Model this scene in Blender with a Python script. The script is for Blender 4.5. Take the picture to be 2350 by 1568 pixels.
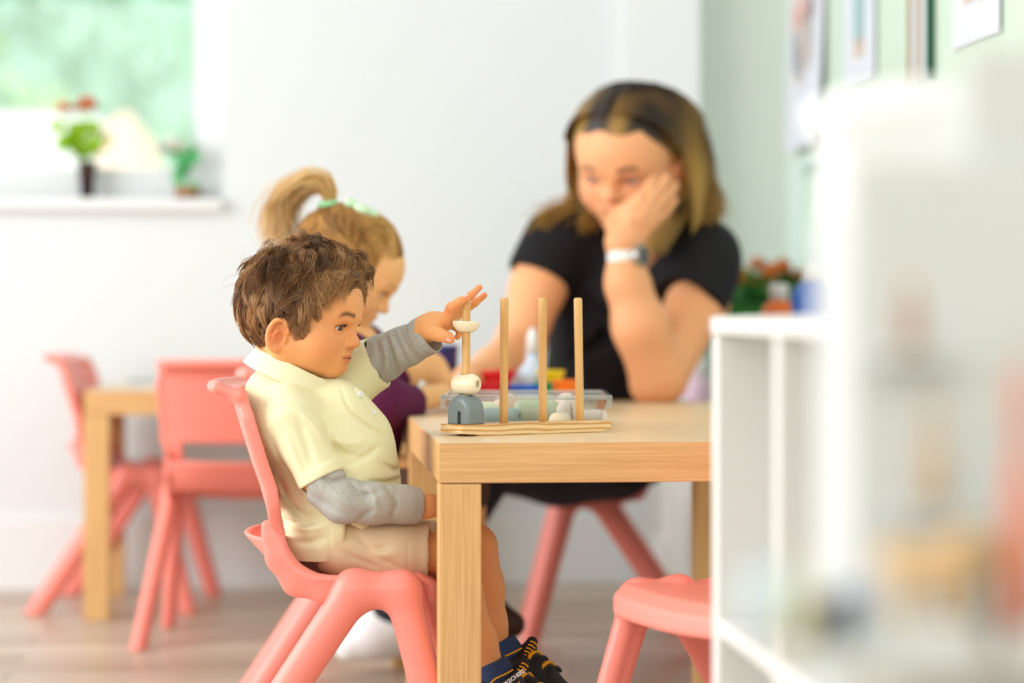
import bpy, bmesh, math, random
import numpy as np
from mathutils import Vector, Matrix, Euler
random.seed(7); np.random.seed(7)
for o in list(bpy.data.objects): bpy.data.objects.remove(o)
SC = bpy.context.scene
COL = SC.collection
# ------------------------------------------------------------------ camera
FPX = 5548.0                       # 85 mm on 36 mm, in pixels of a 2350 px wide frame
TH = math.radians(5.2)             # the camera looks 5.2 degrees right of the room's axis
CT, ST = math.cos(TH), math.sin(TH)
EYE = 0.70
FOCUS = 3.46
cam_d = bpy.data.cameras.new('camera'); cam = bpy.data.objects.new('camera', cam_d); COL.objects.link(cam)
cam.location = (0, 0, EYE); cam.rotation_euler = (math.radians(90), 0, -TH)
cam_d.sensor_width = 36; cam_d.lens = 85; cam_d.shift_y = -59.0/2350
cam_d.clip_start = .05; cam_d.clip_end = 200
cam_d.dof.use_dof = True; cam_d.dof.focus_distance = FOCUS; cam_d.dof.aperture_fstop = 1.8
SC.camera = cam
# ------------------------------------------------------------------ world, sun, daylight, rear fill
W = bpy.data.worlds.new('world'); SC.world = W; W.use_nodes = True
bg = W.node_tree.nodes['Background']; bg.inputs[0].default_value = (.86, .93, 1, 1); bg.inputs[1].default_value = 1.0
def light(name, kind, loc, rot, energy, color=(1,1,1), size=None):
    l = bpy.data.lights.new(name, kind); l.energy = energy; l.color = color
    if kind == 'AREA': l.shape = 'RECTANGLE'; l.size, l.size_y = size
    if kind == 'SUN': l.angle = math.radians(size)
    o = bpy.data.objects.new(name, l); COL.objects.link(o); o.location = loc; o.rotation_euler = [math.radians(a) for a in rot]
    return o
light('sun', 'SUN', (0,0,10), (42, 0, 12), 2.1, (1,.95,.86), 2)
light('daylight_left_windows', 'AREA', (-3.05, 3.1, 1.6), (0, -90, 0), 125, (.98,.99,1), (1.9, 4.0))
light('added_rear_fill', 'AREA', (-.9, -1.9, 2.0), (74, 0, 0), 46, (1,.93,.84), (4.0, 1.2))  # added fill to brighten camera-facing sides; the front wall behind it is solid
SC.view_settings.view_transform = 'Standard'; SC.view_settings.look = 'None'
SC.view_settings.gamma = 1; SC.view_settings.use_curve_mapping = False
SC.view_settings.exposure = 0.2
# ------------------------------------------------------------------ helpers
def cw(P):                          # camera frame (right, depth, up from the eye) -> world
    P = np.asarray(P, float); X, Y, Z = P[..., 0], P[..., 1], P[..., 2]
    return np.stack([X*CT + Y*ST, -X*ST + Y*CT, Z + EYE], -1)
def C(px, py, D):                   # a photo point at depth D, in the camera frame
    return np.array([(px-1175)/FPX*D, D, (725-py)/FPX*D])
def PW(px, py, D): return Vector(cw(C(px, py, D)))
def lin(c):                         # sRGB 0-255 -> linear
    return tuple(((v/255+.055)/1.055)**2.4 if v/255 > .04045 else v/255/12.92 for v in c)
def tag(o, label=None, cat=None, group=None, kind=None):
    if label: o['label'] = label
    if cat: o['category'] = cat
    if group: o['group'] = group
    if kind: o['kind'] = kind
    return o
def empty(name, loc=(0,0,0), rz=0, label=None, cat=None, group=None):
    o = bpy.data.objects.new(name, None); COL.objects.link(o); o.location = loc; o.rotation_euler = (0,0,rz)
    o.empty_display_size = .05
    return tag(o, label, cat, group)
def link(name, me, mat=None, parent=None, smooth=False):
    o = bpy.data.objects.new(name, me); COL.objects.link(o)
    if mat is not None: me.materials.append(mat)
    if parent is not None: o.parent = parent
    if smooth: me.polygons.foreach_set('use_smooth', np.ones(len(me.polygons), bool))
    return o
def npmesh(name, V, Fq, col=None):
    me = bpy.data.meshes.new(name); V = np.asarray(V, np.float32); Fq = np.asarray(Fq, np.int32)
    n, k = Fq.shape
    me.vertices.add(len(V)); me.vertices.foreach_set('co', V.ravel())
    me.loops.add(n*k); me.loops.foreach_set('vertex_index', Fq.ravel())
    me.polygons.add(n); me.polygons.foreach_set('loop_start', np.arange(0, n*k, k, dtype=np.int32))
    me.polygons.foreach_set('loop_total', np.full(n, k, np.int32))
    me.update(calc_edges=True)
    if col is not None:
        a = me.color_attributes.new('col', 'FLOAT_COLOR', 'POINT')
        c = np.ones((len(V), 4), np.float32); c[:, :3] = col; a.data.foreach_set('color', c.ravel())
    return me
def join(parts):                    # [(V,F,col)] -> one
    Vs, Fs, Cs, n = [], [], [], 0
    for V, F_, c in parts:
        Vs.append(V); Fs.append(F_+n); Cs.append(np.broadcast_to(c, (len(V), 3))); n += len(V)
    return np.concatenate(Vs), np.concatenate(Fs), np.concatenate(Cs)
# ------------------------------------------------------------------ signed distance volumes -> smooth meshes
def smin(a, b, k):
    if k <= 0: return np.minimum(a, b)
    h = np.maximum(k-np.abs(a-b), 0)/k
    return np.minimum(a, b)-h*h*k*.25
class Vol:
    def __init__(s, lo, hi, h):
        s.lo = np.array(lo, float); s.h = h
        n = np.ceil((np.array(hi)-s.lo)/h).astype(int)+1
        s.ax = [(s.lo[i]+np.arange(n[i])*h).astype(np.float32) for i in range(3)]
        s.F = np.full(n, .08, np.float32); s.n = n
    def blk(s, lo, hi):
        i0 = np.clip(np.floor((np.array(lo)-s.lo)/s.h).astype(int), 0, s.n); i1 = np.clip(np.ceil((np.array(hi)-s.lo)/s.h).astype(int)+1, 0, s.n)
        sl = tuple(slice(a, b) for a, b in zip(i0, i1))
        X = s.ax[0][sl[0]][:, None, None]; Y = s.ax[1][sl[1]][None, :, None]; Z = s.ax[2][sl[2]][None, None, :]
        return sl, X, Y, Z
    def put(s, sl, d, k, op):
        if d.size == 0: return
        f = s.F[sl]
        if op == 'u': s.F[sl] = smin(f, d, k)
        elif op == 's': s.F[sl] = -smin(-f, d, k)
        elif op == 'i': s.F[sl] = -smin(-f, -d, k)
    def cone(s, a, b, ra, rb=None, k=.01, op='u', sy=1., capa=False, capb=False, hollow=0):
        a = np.array(a, float); b = np.array(b, float); rb = ra if rb is None else rb
        R = max(ra, rb)*max(1, sy)+k+3*s.h+.004
        sl, X, Y, Z = s.blk(np.minimum(a, b)-R, np.maximum(a, b)+R)
        ab = b-a; L2 = max(ab@ab, 1e-12)
        x, y, z = X-a[0], Y-a[1], Z-a[2]
        t = (x*ab[0]+y*ab[1]+z*ab[2])/L2; tc = np.clip(t, 0, 1)
        dx, dy, dz = x-tc*ab[0], (y-tc*ab[1])/sy, z-tc*ab[2]
        d = np.sqrt(dx*dx+dy*dy+dz*dz)-(ra+(rb-ra)*tc)
        L = math.sqrt(L2)
        if hollow: d = np.abs(d)-hollow
        if capb: d = -smin(-d, -((t-1)*L), .003)
        if capa: d = -smin(-d, t*L, .003)
        s.put(sl, d.astype(np.float32), k, op)
    def chain(s, pts, rs, k=.01, **kw):
        for i in range(len(pts)-1): s.cone(pts[i], pts[i+1], rs[i], rs[i+1], k=k, **kw)
    def ell(s, c, r, k=.01, op='u', M=None, rnd=None):
        c = np.array(c, float); r = np.array(r, float)
        R = r.max()+k+3*s.h+.004
        sl, X, Y, Z = s.blk(c-R, c+R)
        x, y, z = X-c[0], Y-c[1], Z-c[2]
        if M is not None:
            M = np.array(M)       # rows: local axes
            x, y, z = (M[0,0]*x+M[0,1]*y+M[0,2]*z, M[1,0]*x+M[1,1]*y+M[1,2]*z, M[2,0]*x+M[2,1]*y+M[2,2]*z)
        q = np.sqrt((x/r[0])**2+(y/r[1])**2+(z/r[2])**2)
        g = np.sqrt((x/r[0]**2)**2+(y/r[1]**2)**2+(z/r[2]**2)**2)
        d = np.where(g > 1e-6, q*(q-1)/np.maximum(g, 1e-6), -r.min())
        s.put(sl, d.astype(np.float32), k, op)
    def box(s, c, r, rnd=.003, k=.0, op='u', M=None):
        c = np.array(c, float); r = np.array(r, float)
        R = np.linalg.norm(r)+k+3*s.h+.004
        sl, X, Y, Z = s.blk(c-R, c+R)
        x, y, z = X-c[0], Y-c[1], Z-c[2]
        if M is not None:
            M = np.array(M)
            x, y, z = (M[0,0]*x+M[0,1]*y+M[0,2]*z, M[1,0]*x+M[1,1]*y+M[1,2]*z, M[2,0]*x+M[2,1]*y+M[2,2]*z)
        qx, qy, qz = np.abs(x)-r[0]+rnd, np.abs(y)-r[1]+rnd, np.abs(z)-r[2]+rnd
        d = np.sqrt(np.maximum(qx,0)**2+np.maximum(qy,0)**2+np.maximum(qz,0)**2)+np.minimum(np.maximum(qx, np.maximum(qy, qz)), 0)-rnd
        s.put(sl, d.astype(np.float32), k, op)
    def fn(s, f, k=0, op='u', lo=None, hi=None):
        sl, X, Y, Z = s.blk(s.lo if lo is None else lo, (s.lo+s.n*s.h) if hi is None else hi)
        d = np.broadcast_to(f(X, Y, Z), s.F[sl].shape).astype(np.float32)
        s.put(sl, d, k, op)
    def wrinkle(s, amp, f):
        X = s.ax[0][:, None, None]; Y = s.ax[1][None, :, None]; Z = s.ax[2][None, None, :]
        s.F += (amp*f(X, Y, Z)).astype(np.float32)
    def crease(s, pts, D, amp, w_, ymax=None, ymin=None):
        # a fold that runs along a traced line; amp > 0 sinks the surface, < 0 raises it
        P = np.array([[(px-1175)/FPX*D, (725-py)/FPX*D] for px, py in pts]); T = np.linspace(0,1,len(P)); 
        if len(P) > 2:
            tt = np.linspace(0,1,len(P)*4); P = np.stack([np.interp(tt,T,P[:,0]),np.interp(tt,T,P[:,1])],1); 
            for _ in range(3): P[1:-1] = (P[:-2]+2*P[1:-1]+P[2:])/4
        X = s.ax[0][:,None]; Z = s.ax[2][None,:]; best = np.full((len(s.ax[0]),len(s.ax[2])), 9., np.float32); L = np.linalg.norm(P[1:]-P[:-1],axis=1); tot = L.sum(); c = 0; along = np.zeros_like(best)
        for i in range(len(P)-1):
            dx, dz = P[i+1]-P[i]; t = np.clip(((X-P[i,0])*dx+(Z-P[i,1])*dz)/max(L[i]**2,1e-12),0,1); d = np.hypot(X-P[i,0]-t*dx, Z-P[i,1]-t*dz); m = d < best; best = np.where(m,d,best); along = np.where(m,(c+t*L[i])/tot,along); c += L[i]
        g = amp*np.exp(-(best/w_)**2)*(np.sin(np.clip(along,.02,.98)*math.pi)**.5)
        Y = s.ax[1]; my = np.ones(len(Y)); 
        if ymax is not None: my = np.clip((ymax-Y)/.01,0,1)
        s.F += (g[:,None,:]*my[None,:,None]).astype(np.float32)
    def mesh(s):
        F = s.F; F[0]=F[-1]=.05; F[:,0]=F[:,-1]=.05; F[:,:,0]=F[:,:,-1]=.05
        S = F < 0; S8 = S.astype(np.uint8)
        c = sum(S8[i:F.shape[0]-1+i, j:F.shape[1]-1+j, k:F.shape[2]-1+k] for i in (0,1) for j in (0,1) for k in (0,1))
        idx = np.argwhere((c > 0) & (c < 8)); N = len(idx)
        cid = np.full(c.shape, -1, np.int32); cid[tuple(idx.T)] = np.arange(N)
        acc = np.zeros((N, 3)); cnt = np.zeros(N)
        I, J, K = idx.T
        off = [(i,j,k) for i in (0,1) for j in (0,1) for k in (0,1)]
        val = {o: F[I+o[0], J+o[1], K+o[2]] for o in off}
        for o in off:
            for a in range(3):
                if o[a] == 0:
                    p = list(o); p[a] = 1; p = tuple(p)
                    v0, v1 = val[o], val[p]; m = (v0 < 0) != (v1 < 0)
                    t = np.where(m, v0/np.where(m, v0-v1, 1), 0)
                    q = np.tile(np.array(o, float), (N, 1)); q[:, a] = t
                    acc[m] += q[m]; cnt[m] += 1
        V = (idx+acc/cnt[:, None])*s.h+s.lo
        faces = []
        for a in range(3):
            b, c2 = (a+1) % 3, (a+2) % 3
            s0 = [slice(None)]*3; s1 = [slice(None)]*3; s0[a] = slice(0, -1); s1[a] = slice(1, None)
            E = np.argwhere(S[tuple(s0)] != S[tuple(s1)])
            if not len(E): continue
            E = E[(E[:, b] > 0) & (E[:, c2] > 0)]
            def g(db, dc):
                q = E.copy(); q[:, b] -= db; q[:, c2] -= dc
                return cid[q[:,0], q[:,1], q[:,2]]
            f = np.stack([g(1,1), g(0,1), g(0,0), g(1,0)], 1)
            inside = S[E[:,0], E[:,1], E[:,2]]
            f[~inside] = f[~inside][:, ::-1]
            faces.append(f)
        return V, np.concatenate(faces)
def sines(n, freq, seed, aniso=(1,1,1)):
    r = np.random.RandomState(seed); K = r.normal(size=(n,3)); K /= np.linalg.norm(K, axis=1)[:, None]; K *= freq*r.uniform(.6, 1.5, (n,1)); K *= np.array(aniso); ph = r.uniform(0, 6.28, n)
    def f(X, Y, Z):
        o = 0
        for k, p in zip(K, ph): o = o+np.sin(k[0]*X+k[1]*Y+k[2]*Z+p)
        return o/math.sqrt(n)
    return f
def relax(V, F_, it=2, lam=.5):
    n = len(V)
    for _ in range(it):
        acc = np.zeros_like(V); cnt = np.zeros(n)
        for a in range(4):
            b = (a+1) % 4
            for i in range(3): acc[:, i] += np.bincount(F_[:, a], V[F_[:, b], i], n)+np.bincount(F_[:, b], V[F_[:, a], i], n)
            cnt += np.bincount(F_[:, a], minlength=n)+np.bincount(F_[:, b], minlength=n)
        V = V+lam*(acc/cnt[:, None]-V)
    return V
def vobj(name, vol, mat, parent, col=None, xf=cw, it=1):
    V, F_ = vol.mesh(); V = relax(V, F_, it) if it else V
    c = col(V) if callable(col) else col
    me = npmesh(name, xf(V) if xf else V, F_, c)
    return link(name, me, mat, parent, True)
# strands: paths (N,K,3) -> 3-sided tapering tubes
def tubes(P, r, sides=3, taper=.75):
    N, K, _ = P.shape
    T = np.gradient(P, axis=1); T /= np.linalg.norm(T, axis=2, keepdims=True)+1e-9
    ref = np.tile(np.array([.31, .52, .79]), (N, K, 1))
    A = np.cross(T, ref); A /= np.linalg.norm(A, axis=2, keepdims=True)+1e-9; B = np.cross(T, A)
    t = np.linspace(0, 1, K)[None, :, None]; rr = np.asarray(r).reshape(-1, 1, 1)*(1-taper*t**1.5)
    rings = [P+rr*(A*math.cos(2*math.pi*i/sides)+B*math.sin(2*math.pi*i/sides)) for i in range(sides)]
    V = np.stack(rings, 2).reshape(-1, 3)
    base = (np.arange(N)*K*sides)[:, None, None]+(np.arange(K-1)*sides)[None, :, None]
    f = []
    for i in range(sides):
        j = (i+1) % sides
        f.append(np.stack([base[..., 0]+i, base[..., 0]+j, base[..., 0]+sides+j, base[..., 0]+sides+i], -1).reshape(-1, 4))
    return V, np.concatenate(f)
# boxes, lathes, tubes in bmesh
def mbox(name, lo, hi, mat, parent=None, bev=.0, seg=2):
    bm = bmesh.new(); bmesh.ops.create_cube(bm, size=1)
    lo = Vector(lo); hi = Vector(hi)
    for v in bm.verts: v.co = Vector([(lo[i]+hi[i])/2+v.co[i]*(hi[i]-lo[i]) for i in range(3)])
    if bev: bmesh.ops.bevel(bm, geom=bm.edges[:], offset=bev, segments=seg, affect='EDGES', profile=.5)
    me = bpy.data.meshes.new(name); bm.to_mesh(me); bm.free()
    return link(name, me, mat, parent)
def lathe(name, prof, mat, parent=None, n=32, loc=(0,0,0), smooth=True):
    V, F_ = [], []
    for (r, z) in prof:
        for i in range(n):
            a = 2*math.pi*i/n; V.append((loc[0]+max(r,1e-4)*math.cos(a), loc[1]+max(r,1e-4)*math.sin(a), loc[2]+z))
    for j in range(len(prof)-1):
        for i in range(n):
            k = (i+1) % n; F_.append((j*n+i, j*n+k, (j+1)*n+k, (j+1)*n+i))
    return link(name, npmesh(name, V, F_), mat, parent, smooth)
def tube(name, pts, r, mat, parent=None, n=10, taper=0):
    P = np.array(pts, float)[None]
    V, F_ = tubes(P, [r], n, taper)
    return link(name, npmesh(name, V, F_), mat, parent, True)
# ------------------------------------------------------------------ materials
def mat(name, col=(.8,.8,.8), rough=.5, sub=0., spec=.5, attr=False, coat=0, sheen=0, bump=None, metal=0, trans=0, ior=1.45, emit=None, subr=(1,.35,.2), subs=.01):
    m = bpy.data.materials.new(name); m.use_nodes = True; nt = m.node_tree; b = nt.nodes['Principled BSDF']
    b.inputs['Base Color'].default_value = (*col, 1); b.inputs['Roughness'].default_value = rough
    b.inputs['Specular IOR Level'].default_value = spec; b.inputs['Metallic'].default_value = metal
    b.inputs['Coat Weight'].default_value = coat; b.inputs['Sheen Weight'].default_value = sheen
    b.inputs['Transmission Weight'].default_value = trans; b.inputs['IOR'].default_value = ior
    if sub:
        b.inputs['Subsurface Weight'].default_value = sub; b.inputs['Subsurface Radius'].default_value = subr; b.inputs['Subsurface Scale'].default_value = subs
    if attr:
        a = nt.nodes.new('ShaderNodeAttribute'); a.attribute_name = 'col'; nt.links.new(a.outputs['Color'], b.inputs['Base Color'])
    if bump:
        kind, sc, st, dist = bump
        tc = nt.nodes.new('ShaderNodeTexCoord'); 
        if kind == 'noise': t = nt.nodes.new('ShaderNodeTexNoise'); t.inputs['Scale'].default_value = sc; t.inputs['Detail'].default_value = 4; out = t.outputs[0]
        else: t = nt.nodes.new('ShaderNodeTexVoronoi'); t.inputs['Scale'].default_value = sc; out = t.outputs[0]
        nt.links.new(tc.outputs['Object'], t.inputs['Vector'])
        bp = nt.nodes.new('ShaderNodeBump'); bp.inputs['Strength'].default_value = st; bp.inputs['Distance'].default_value = dist
        nt.links.new(out, bp.inputs['Height']); nt.links.new(bp.outputs[0], b.inputs['Normal'])
    return m
def mixcol(m, c1, c2, scale=(1,1,1), nscale=10, detail=4, lo=.35, hi=.65, coord='Object', dist=0, rot=(0,0,0), noise='noise', rough=None):
    nt = m.node_tree; b = nt.nodes['Principled BSDF']
    tc = nt.nodes.new('ShaderNodeTexCoord'); mp = nt.nodes.new('ShaderNodeMapping'); mp.inputs['Scale'].default_value = scale; mp.inputs['Rotation'].default_value = rot
    nt.links.new(tc.outputs[coord], mp.inputs[0])
    if noise == 'noise':
        t = nt.nodes.new('ShaderNodeTexNoise'); t.inputs['Scale'].default_value = nscale; t.inputs['Detail'].default_value = detail; t.inputs['Distortion'].default_value = dist
    else:
        t = nt.nodes.new('ShaderNodeTexWave'); t.inputs['Scale'].default_value = nscale; t.inputs['Distortion'].default_value = dist; t.inputs['Detail'].default_value = detail; t.bands_direction = noise
    nt.links.new(mp.outputs[0], t.inputs['Vector'])
    r = nt.nodes.new('ShaderNodeValToRGB'); r.color_ramp.elements[0].position = lo; r.color_ramp.elements[1].position = hi
    r.color_ramp.elements[0].color = (*c1, 1); r.color_ramp.elements[1].color = (*c2, 1)
    nt.links.new(t.outputs[1] if noise == 'noise' and False else t.outputs[0], r.inputs[0]); nt.links.new(r.outputs[0], b.inputs['Base Color'])
    return m
M_wall = mat('wall_paint', lin((230,234,237)), .85, bump=('noise', 60, .15, .002))
M_green = mat('pale_green_wall_paint', lin((226,236,226)), .85)
M_white = mat('white_paint', lin((236,239,241)), .5)
M_lam = mat('white_laminate', lin((238,238,234)), .35)
M_pink = mat('salmon_pink_plastic', lin((252,146,132)), .3, sub=.25, subs=.01, subr=(1,.5,.45), bump=('noise', 900, .12, .0004))
M_oak = mixcol(mat('oak_veneer_horizontal', rough=.45), lin((208,158,98)), lin((234,188,130)), (5, 5, 420), 1.6, 5, .3, .7)
M_oaktop = mixcol(mat('oak_veneer_top', rough=.32), lin((226,192,150)), lin((242,216,178)), (5, 380, 5), 1.6, 6, .3, .7)
M_oakv = mixcol(mat('oak_veneer_vertical', rough=.45), lin((208,160,98)), lin((234,192,132)), (360, 360, 5), 1.6, 6, .3, .7)
M_pine = mixcol(mat('pine', rough=.4), lin((214,160,92)), lin((243,214,164)), (.22, .6, 1), 42, 2, .12, .55, noise='Z', dist=5.0)
M_peg = mixcol(mat('birch_peg', rough=.35), lin((214,160,92)), lin((234,190,126)), (60, 60, 6), 1.5, 5, .3, .7)
M_skin = mat('skin', rough=.48, sub=.35, attr=True, spec=.35, subs=.006, bump=('noise', 1500, .08, .0002))
M_hair = mat('hair', rough=.42, attr=True, spec=.5)
M_cloth = mat('cloth_colour', rough=.9, attr=True, spec=.2)
M_polo = mat('pale_yellow_pique', lin((240,234,192)), .9, spec=.15, sheen=.1, bump=('vor', 900, .35, .0006))
M_collar = mat('pale_yellow_rib', lin((243,237,200)), .9, spec=.15, bump=('noise', 700, .3, .0006))
M_grey = mixcol(mat('heather_grey_jersey', rough=.95, spec=.1), lin((150,147,140)), lin((206,203,195)), (1,1,1), 1100, 2, .3, .7)
M_khaki = mat('khaki_twill', lin((224,200,164)), .85, spec=.15, bump=('noise', 1200, .2, .0004))
M_black = mat('black_jersey', lin((22,20,24)), .75, spec=.3)
M_trouser = mat('dark_grey_trousers', lin((44,44,52)), .9)
M_purple = mat('plum_knit', lin((92,20,68)), .9)
M_denim = mixcol(mat('navy_marl_sock', rough=.95), lin((22,34,62)), lin((62,84,124)), (1,1,1), 2600, 2)
M_eye = mat('eye', rough=.08, attr=True, coat=.6)
M_nail = mat('nail', lin((246,186,170)), .25)
# ================================================================== the room
def struct(o): o['kind'] = 'structure'; return o
# floor: grey-beige vinyl planks
M_floor = mat('vinyl_plank', rough=.35)
nt = M_floor.node_tree; b_ = nt.nodes['Principled BSDF']
tc = nt.nodes.new('ShaderNodeTexCoord'); mp = nt.nodes.new('ShaderNodeMapping'); mp.inputs['Scale'].default_value = (1,1,1)
br = nt.nodes.new('ShaderNodeTexBrick'); br.inputs['Color1'].default_value = (*lin((214,196,178)),1); br.inputs['Color2'].default_value = (*lin((166,140,118)),1)
br.inputs['Mortar'].default_value = (*lin((120,98,82)),1); br.inputs['Mortar Size'].default_value = .002; br.inputs['Brick Width'].default_value = 1.1; br.inputs['Row Height'].default_value = .13; br.inputs['Scale'].default_value = 1
ns = nt.nodes.new('ShaderNodeTexNoise'); ns.inputs['Scale'].default_value = 4; ns.inputs['Detail'].default_value = 5; mp2 = nt.nodes.new('ShaderNodeMapping'); mp2.inputs['Scale'].default_value = (1, 12, 1)
mx = nt.nodes.new('ShaderNodeMix'); mx.data_type = 'RGBA'; mx.blend_type = 'OVERLAY'; mx.inputs['Factor'].default_value = .55
nt.links.new(tc.outputs['Object'], mp.inputs[0]); nt.links.new(mp.outputs[0], br.inputs['Vector']); nt.links.new(tc.outputs['Object'], mp2.inputs[0]); nt.links.new(mp2.outputs[0], ns.inputs['Vector'])
nt.links.new(br.outputs[0], mx.inputs[6]); nt.links.new(ns.outputs[0], mx.inputs[7]); nt.links.new(mx.outputs[2], b_.inputs['Base Color'])
YB = 6.26; YW = YB+.20; XR = 1.30; CE = 2.7
struct(mbox('floor', (-3.2,-2.2,-.05), (1.44,YW,0), M_floor))
struct(mbox('ceiling', (-3.2,-2.2,CE), (1.44,YW,CE+.1), M_white))
# back wall with the window opening
wl, wr, wb, wt = -2.6, float(PW(512,0,YB+.02)[0]), 1.0, 2.3
bm = bmesh.new()
def addb(bm, lo, hi):
    r = bmesh.ops.create_cube(bm, size=1)['verts']
    for v in r: v.co = Vector([(lo[i]+hi[i])/2+v.co[i]*(hi[i]-lo[i]) for i in range(3)])
def finish(name, bm, m, parent=None, bev=0):
    if bev: bmesh.ops.bevel(bm, geom=bm.edges[:], offset=bev, segments=2, affect='EDGES')
    me = bpy.data.meshes.new(name); bm.to_mesh(me); bm.free(); return link(name, me, m, parent)
YW = YB+.20
addb(bm, (-3.2,YB,0), (wl,YW,CE)); addb(bm, (wr,YB,0), (1.056,YW,CE)); addb(bm, (wl,YB,0), (wr,YW,wb)); addb(bm, (wl,YB,wt), (wr,YW,CE))
struct(finish('wall_back', bm, M_wall))
struct(mbox('trim_1', (float(PW(1432,0,YB)[0]), YB-.045, 0), (1.056, YB, CE), M_white))           # pilaster
struct(mbox('wall_recess', (1.056,YB+.07,0), (1.44,YW,CE), M_green))
struct(mbox('wall_right', (XR,-2.2,0), (XR+.14,YW,CE), M_green))
bm = bmesh.new()      # left wall: three tall windows, their daylight comes from the area light
addb(bm, (-3.3,-2.2,0), (-3.2,YW,.6)); addb(bm, (-3.3,-2.2,2.45), (-3.2,YW,CE))
for y in (-2.2, 1.4, 4.9, 6.11): addb(bm, (-3.3,y,.6), (-3.2,y+.35,2.45))
struct(finish('wall_left', bm, M_wall))
struct(mbox('wall_front', (-3.2,-2.3,0), (XR,-2.2,CE), M_wall))
struct(mbox('baseboard_back', (-3.2,YB-.014,0), (float(PW(1432,0,YB)[0]),YB,.185), M_white, bev=.003))
struct(mbox('baseboard_right', (XR-.014,-2.2,0), (XR,YB+.07,.185), M_white, bev=.003))
# window: frame, glass, sill
fr = .075
bm = bmesh.new(); y0, y1 = YB+.10, YB+.16
addb(bm, (wl,y0,wb), (wl+fr,y1,wt)); addb(bm, (wr-fr,y0,wb), (wr,y1,wt)); addb(bm, (wl+fr,y0,wb), (wr-fr,y1,wb+.085)); addb(bm, (wl+fr,y0,wt-fr), (wr-fr,y1,wt))
win = struct(finish('window_1', bm, M_white, bev=.004))
M_glass = bpy.data.materials.new('window_glass'); M_glass.use_nodes = True; g = M_glass.node_tree; g.nodes.clear()
go = g.nodes.new('ShaderNodeOutputMaterial'); gt = g.nodes.new('ShaderNodeBsdfTransparent'); gg = g.nodes.new('ShaderNodeBsdfGlossy'); gg.inputs['Roughness'].default_value = .02; gm = g.nodes.new('ShaderNodeMixShader'); gm.inputs[0].default_value = .05
g.links.new(gt.outputs[0], gm.inputs[1]); g.links.new(gg.outputs[0], gm.inputs[2]); g.links.new(gm.outputs[0], go.inputs[0])
mbox('window_pane', (wl+fr-.01,YB+.125,wb+.08), (wr-fr+.01,YB+.133,wt-fr+.01), M_glass, win)
struct(mbox('trim_2', (wl-.02,YB-.035,wb-.03), (wr+.0,YB+.10,wb), M_white, bev=.004))    # window sill
# ---------------------------------------------------------------- outside
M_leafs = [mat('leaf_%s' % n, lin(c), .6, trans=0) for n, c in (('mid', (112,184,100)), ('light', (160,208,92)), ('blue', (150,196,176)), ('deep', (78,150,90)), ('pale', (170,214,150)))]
M_grass = mat('lawn', lin((190,225,150)), .9)
tag(mbox('lawn', (-40,6.6,-1.4), (12,70,-1.3), M_grass), 'pale green lawn outside the window', 'lawn', kind='stuff')
def tree(x, y, z, R, H, mt, seed, label):
    r = np.random.RandomState(seed); t = empty('tree', (x,y,-1.3), 0, label, 'tree', 'trees outside the window')
    n = 1500; d = r.normal(size=(n,3)); d /= np.linalg.norm(d,axis=1)[:,None]
    P = d*(R*np.array([1,1,H/R]))*r.uniform(.55,1.0,(n,1))**.5
    bl = r.normal(size=(9,3))*R*.35; P += bl[r.randint(0,9,n)]
    s = r.uniform(.12,.30,(n,1)); a = r.normal(size=(n,3)); a /= np.linalg.norm(a,axis=1)[:,None]; b = np.cross(a, r.normal(size=(n,3))); b /= np.linalg.norm(b,axis=1)[:,None]
    V = np.stack([P-a*s, P+b*s*.6, P+a*s, P-b*s*.6],1).reshape(-1,3)+np.array([0,0,z+1.3])
    link('foliage', npmesh('foliage', V, np.arange(4*n).reshape(n,4)), mt, t)
    lathe('trunk', [(.22,0),(.16,1.2),(.1,z+1.3)], M_bark, t, 10)
M_bark = mat('bark', lin((150,130,104)), .9)
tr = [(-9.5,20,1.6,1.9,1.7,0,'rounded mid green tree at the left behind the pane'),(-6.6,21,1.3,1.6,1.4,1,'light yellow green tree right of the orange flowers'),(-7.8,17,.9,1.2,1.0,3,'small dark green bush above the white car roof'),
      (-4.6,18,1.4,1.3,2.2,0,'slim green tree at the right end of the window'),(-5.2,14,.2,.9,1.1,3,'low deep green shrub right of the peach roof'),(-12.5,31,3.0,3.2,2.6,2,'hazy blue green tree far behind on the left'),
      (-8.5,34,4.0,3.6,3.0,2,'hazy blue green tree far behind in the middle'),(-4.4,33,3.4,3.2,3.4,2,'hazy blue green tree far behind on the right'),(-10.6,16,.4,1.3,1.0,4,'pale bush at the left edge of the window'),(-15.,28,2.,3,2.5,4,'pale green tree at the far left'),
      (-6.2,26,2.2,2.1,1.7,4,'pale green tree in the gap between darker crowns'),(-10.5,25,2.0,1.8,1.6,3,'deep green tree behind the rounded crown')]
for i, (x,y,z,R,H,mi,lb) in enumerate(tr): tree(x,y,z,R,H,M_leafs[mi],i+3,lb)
# hillside woods behind
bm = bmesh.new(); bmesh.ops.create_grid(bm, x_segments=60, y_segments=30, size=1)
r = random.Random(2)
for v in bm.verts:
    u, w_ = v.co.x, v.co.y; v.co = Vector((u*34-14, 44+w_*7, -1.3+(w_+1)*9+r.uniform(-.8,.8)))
hill = finish('wooded_hillside', bm, mixcol(mat('distant_woods', rough=.9), lin((140,188,160)), lin((180,212,196)), nscale=.35, lo=.4, hi=.6)); tag(hill, 'hazy blue green wooded hillside far outside the window', 'hillside', kind='stuff')
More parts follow.
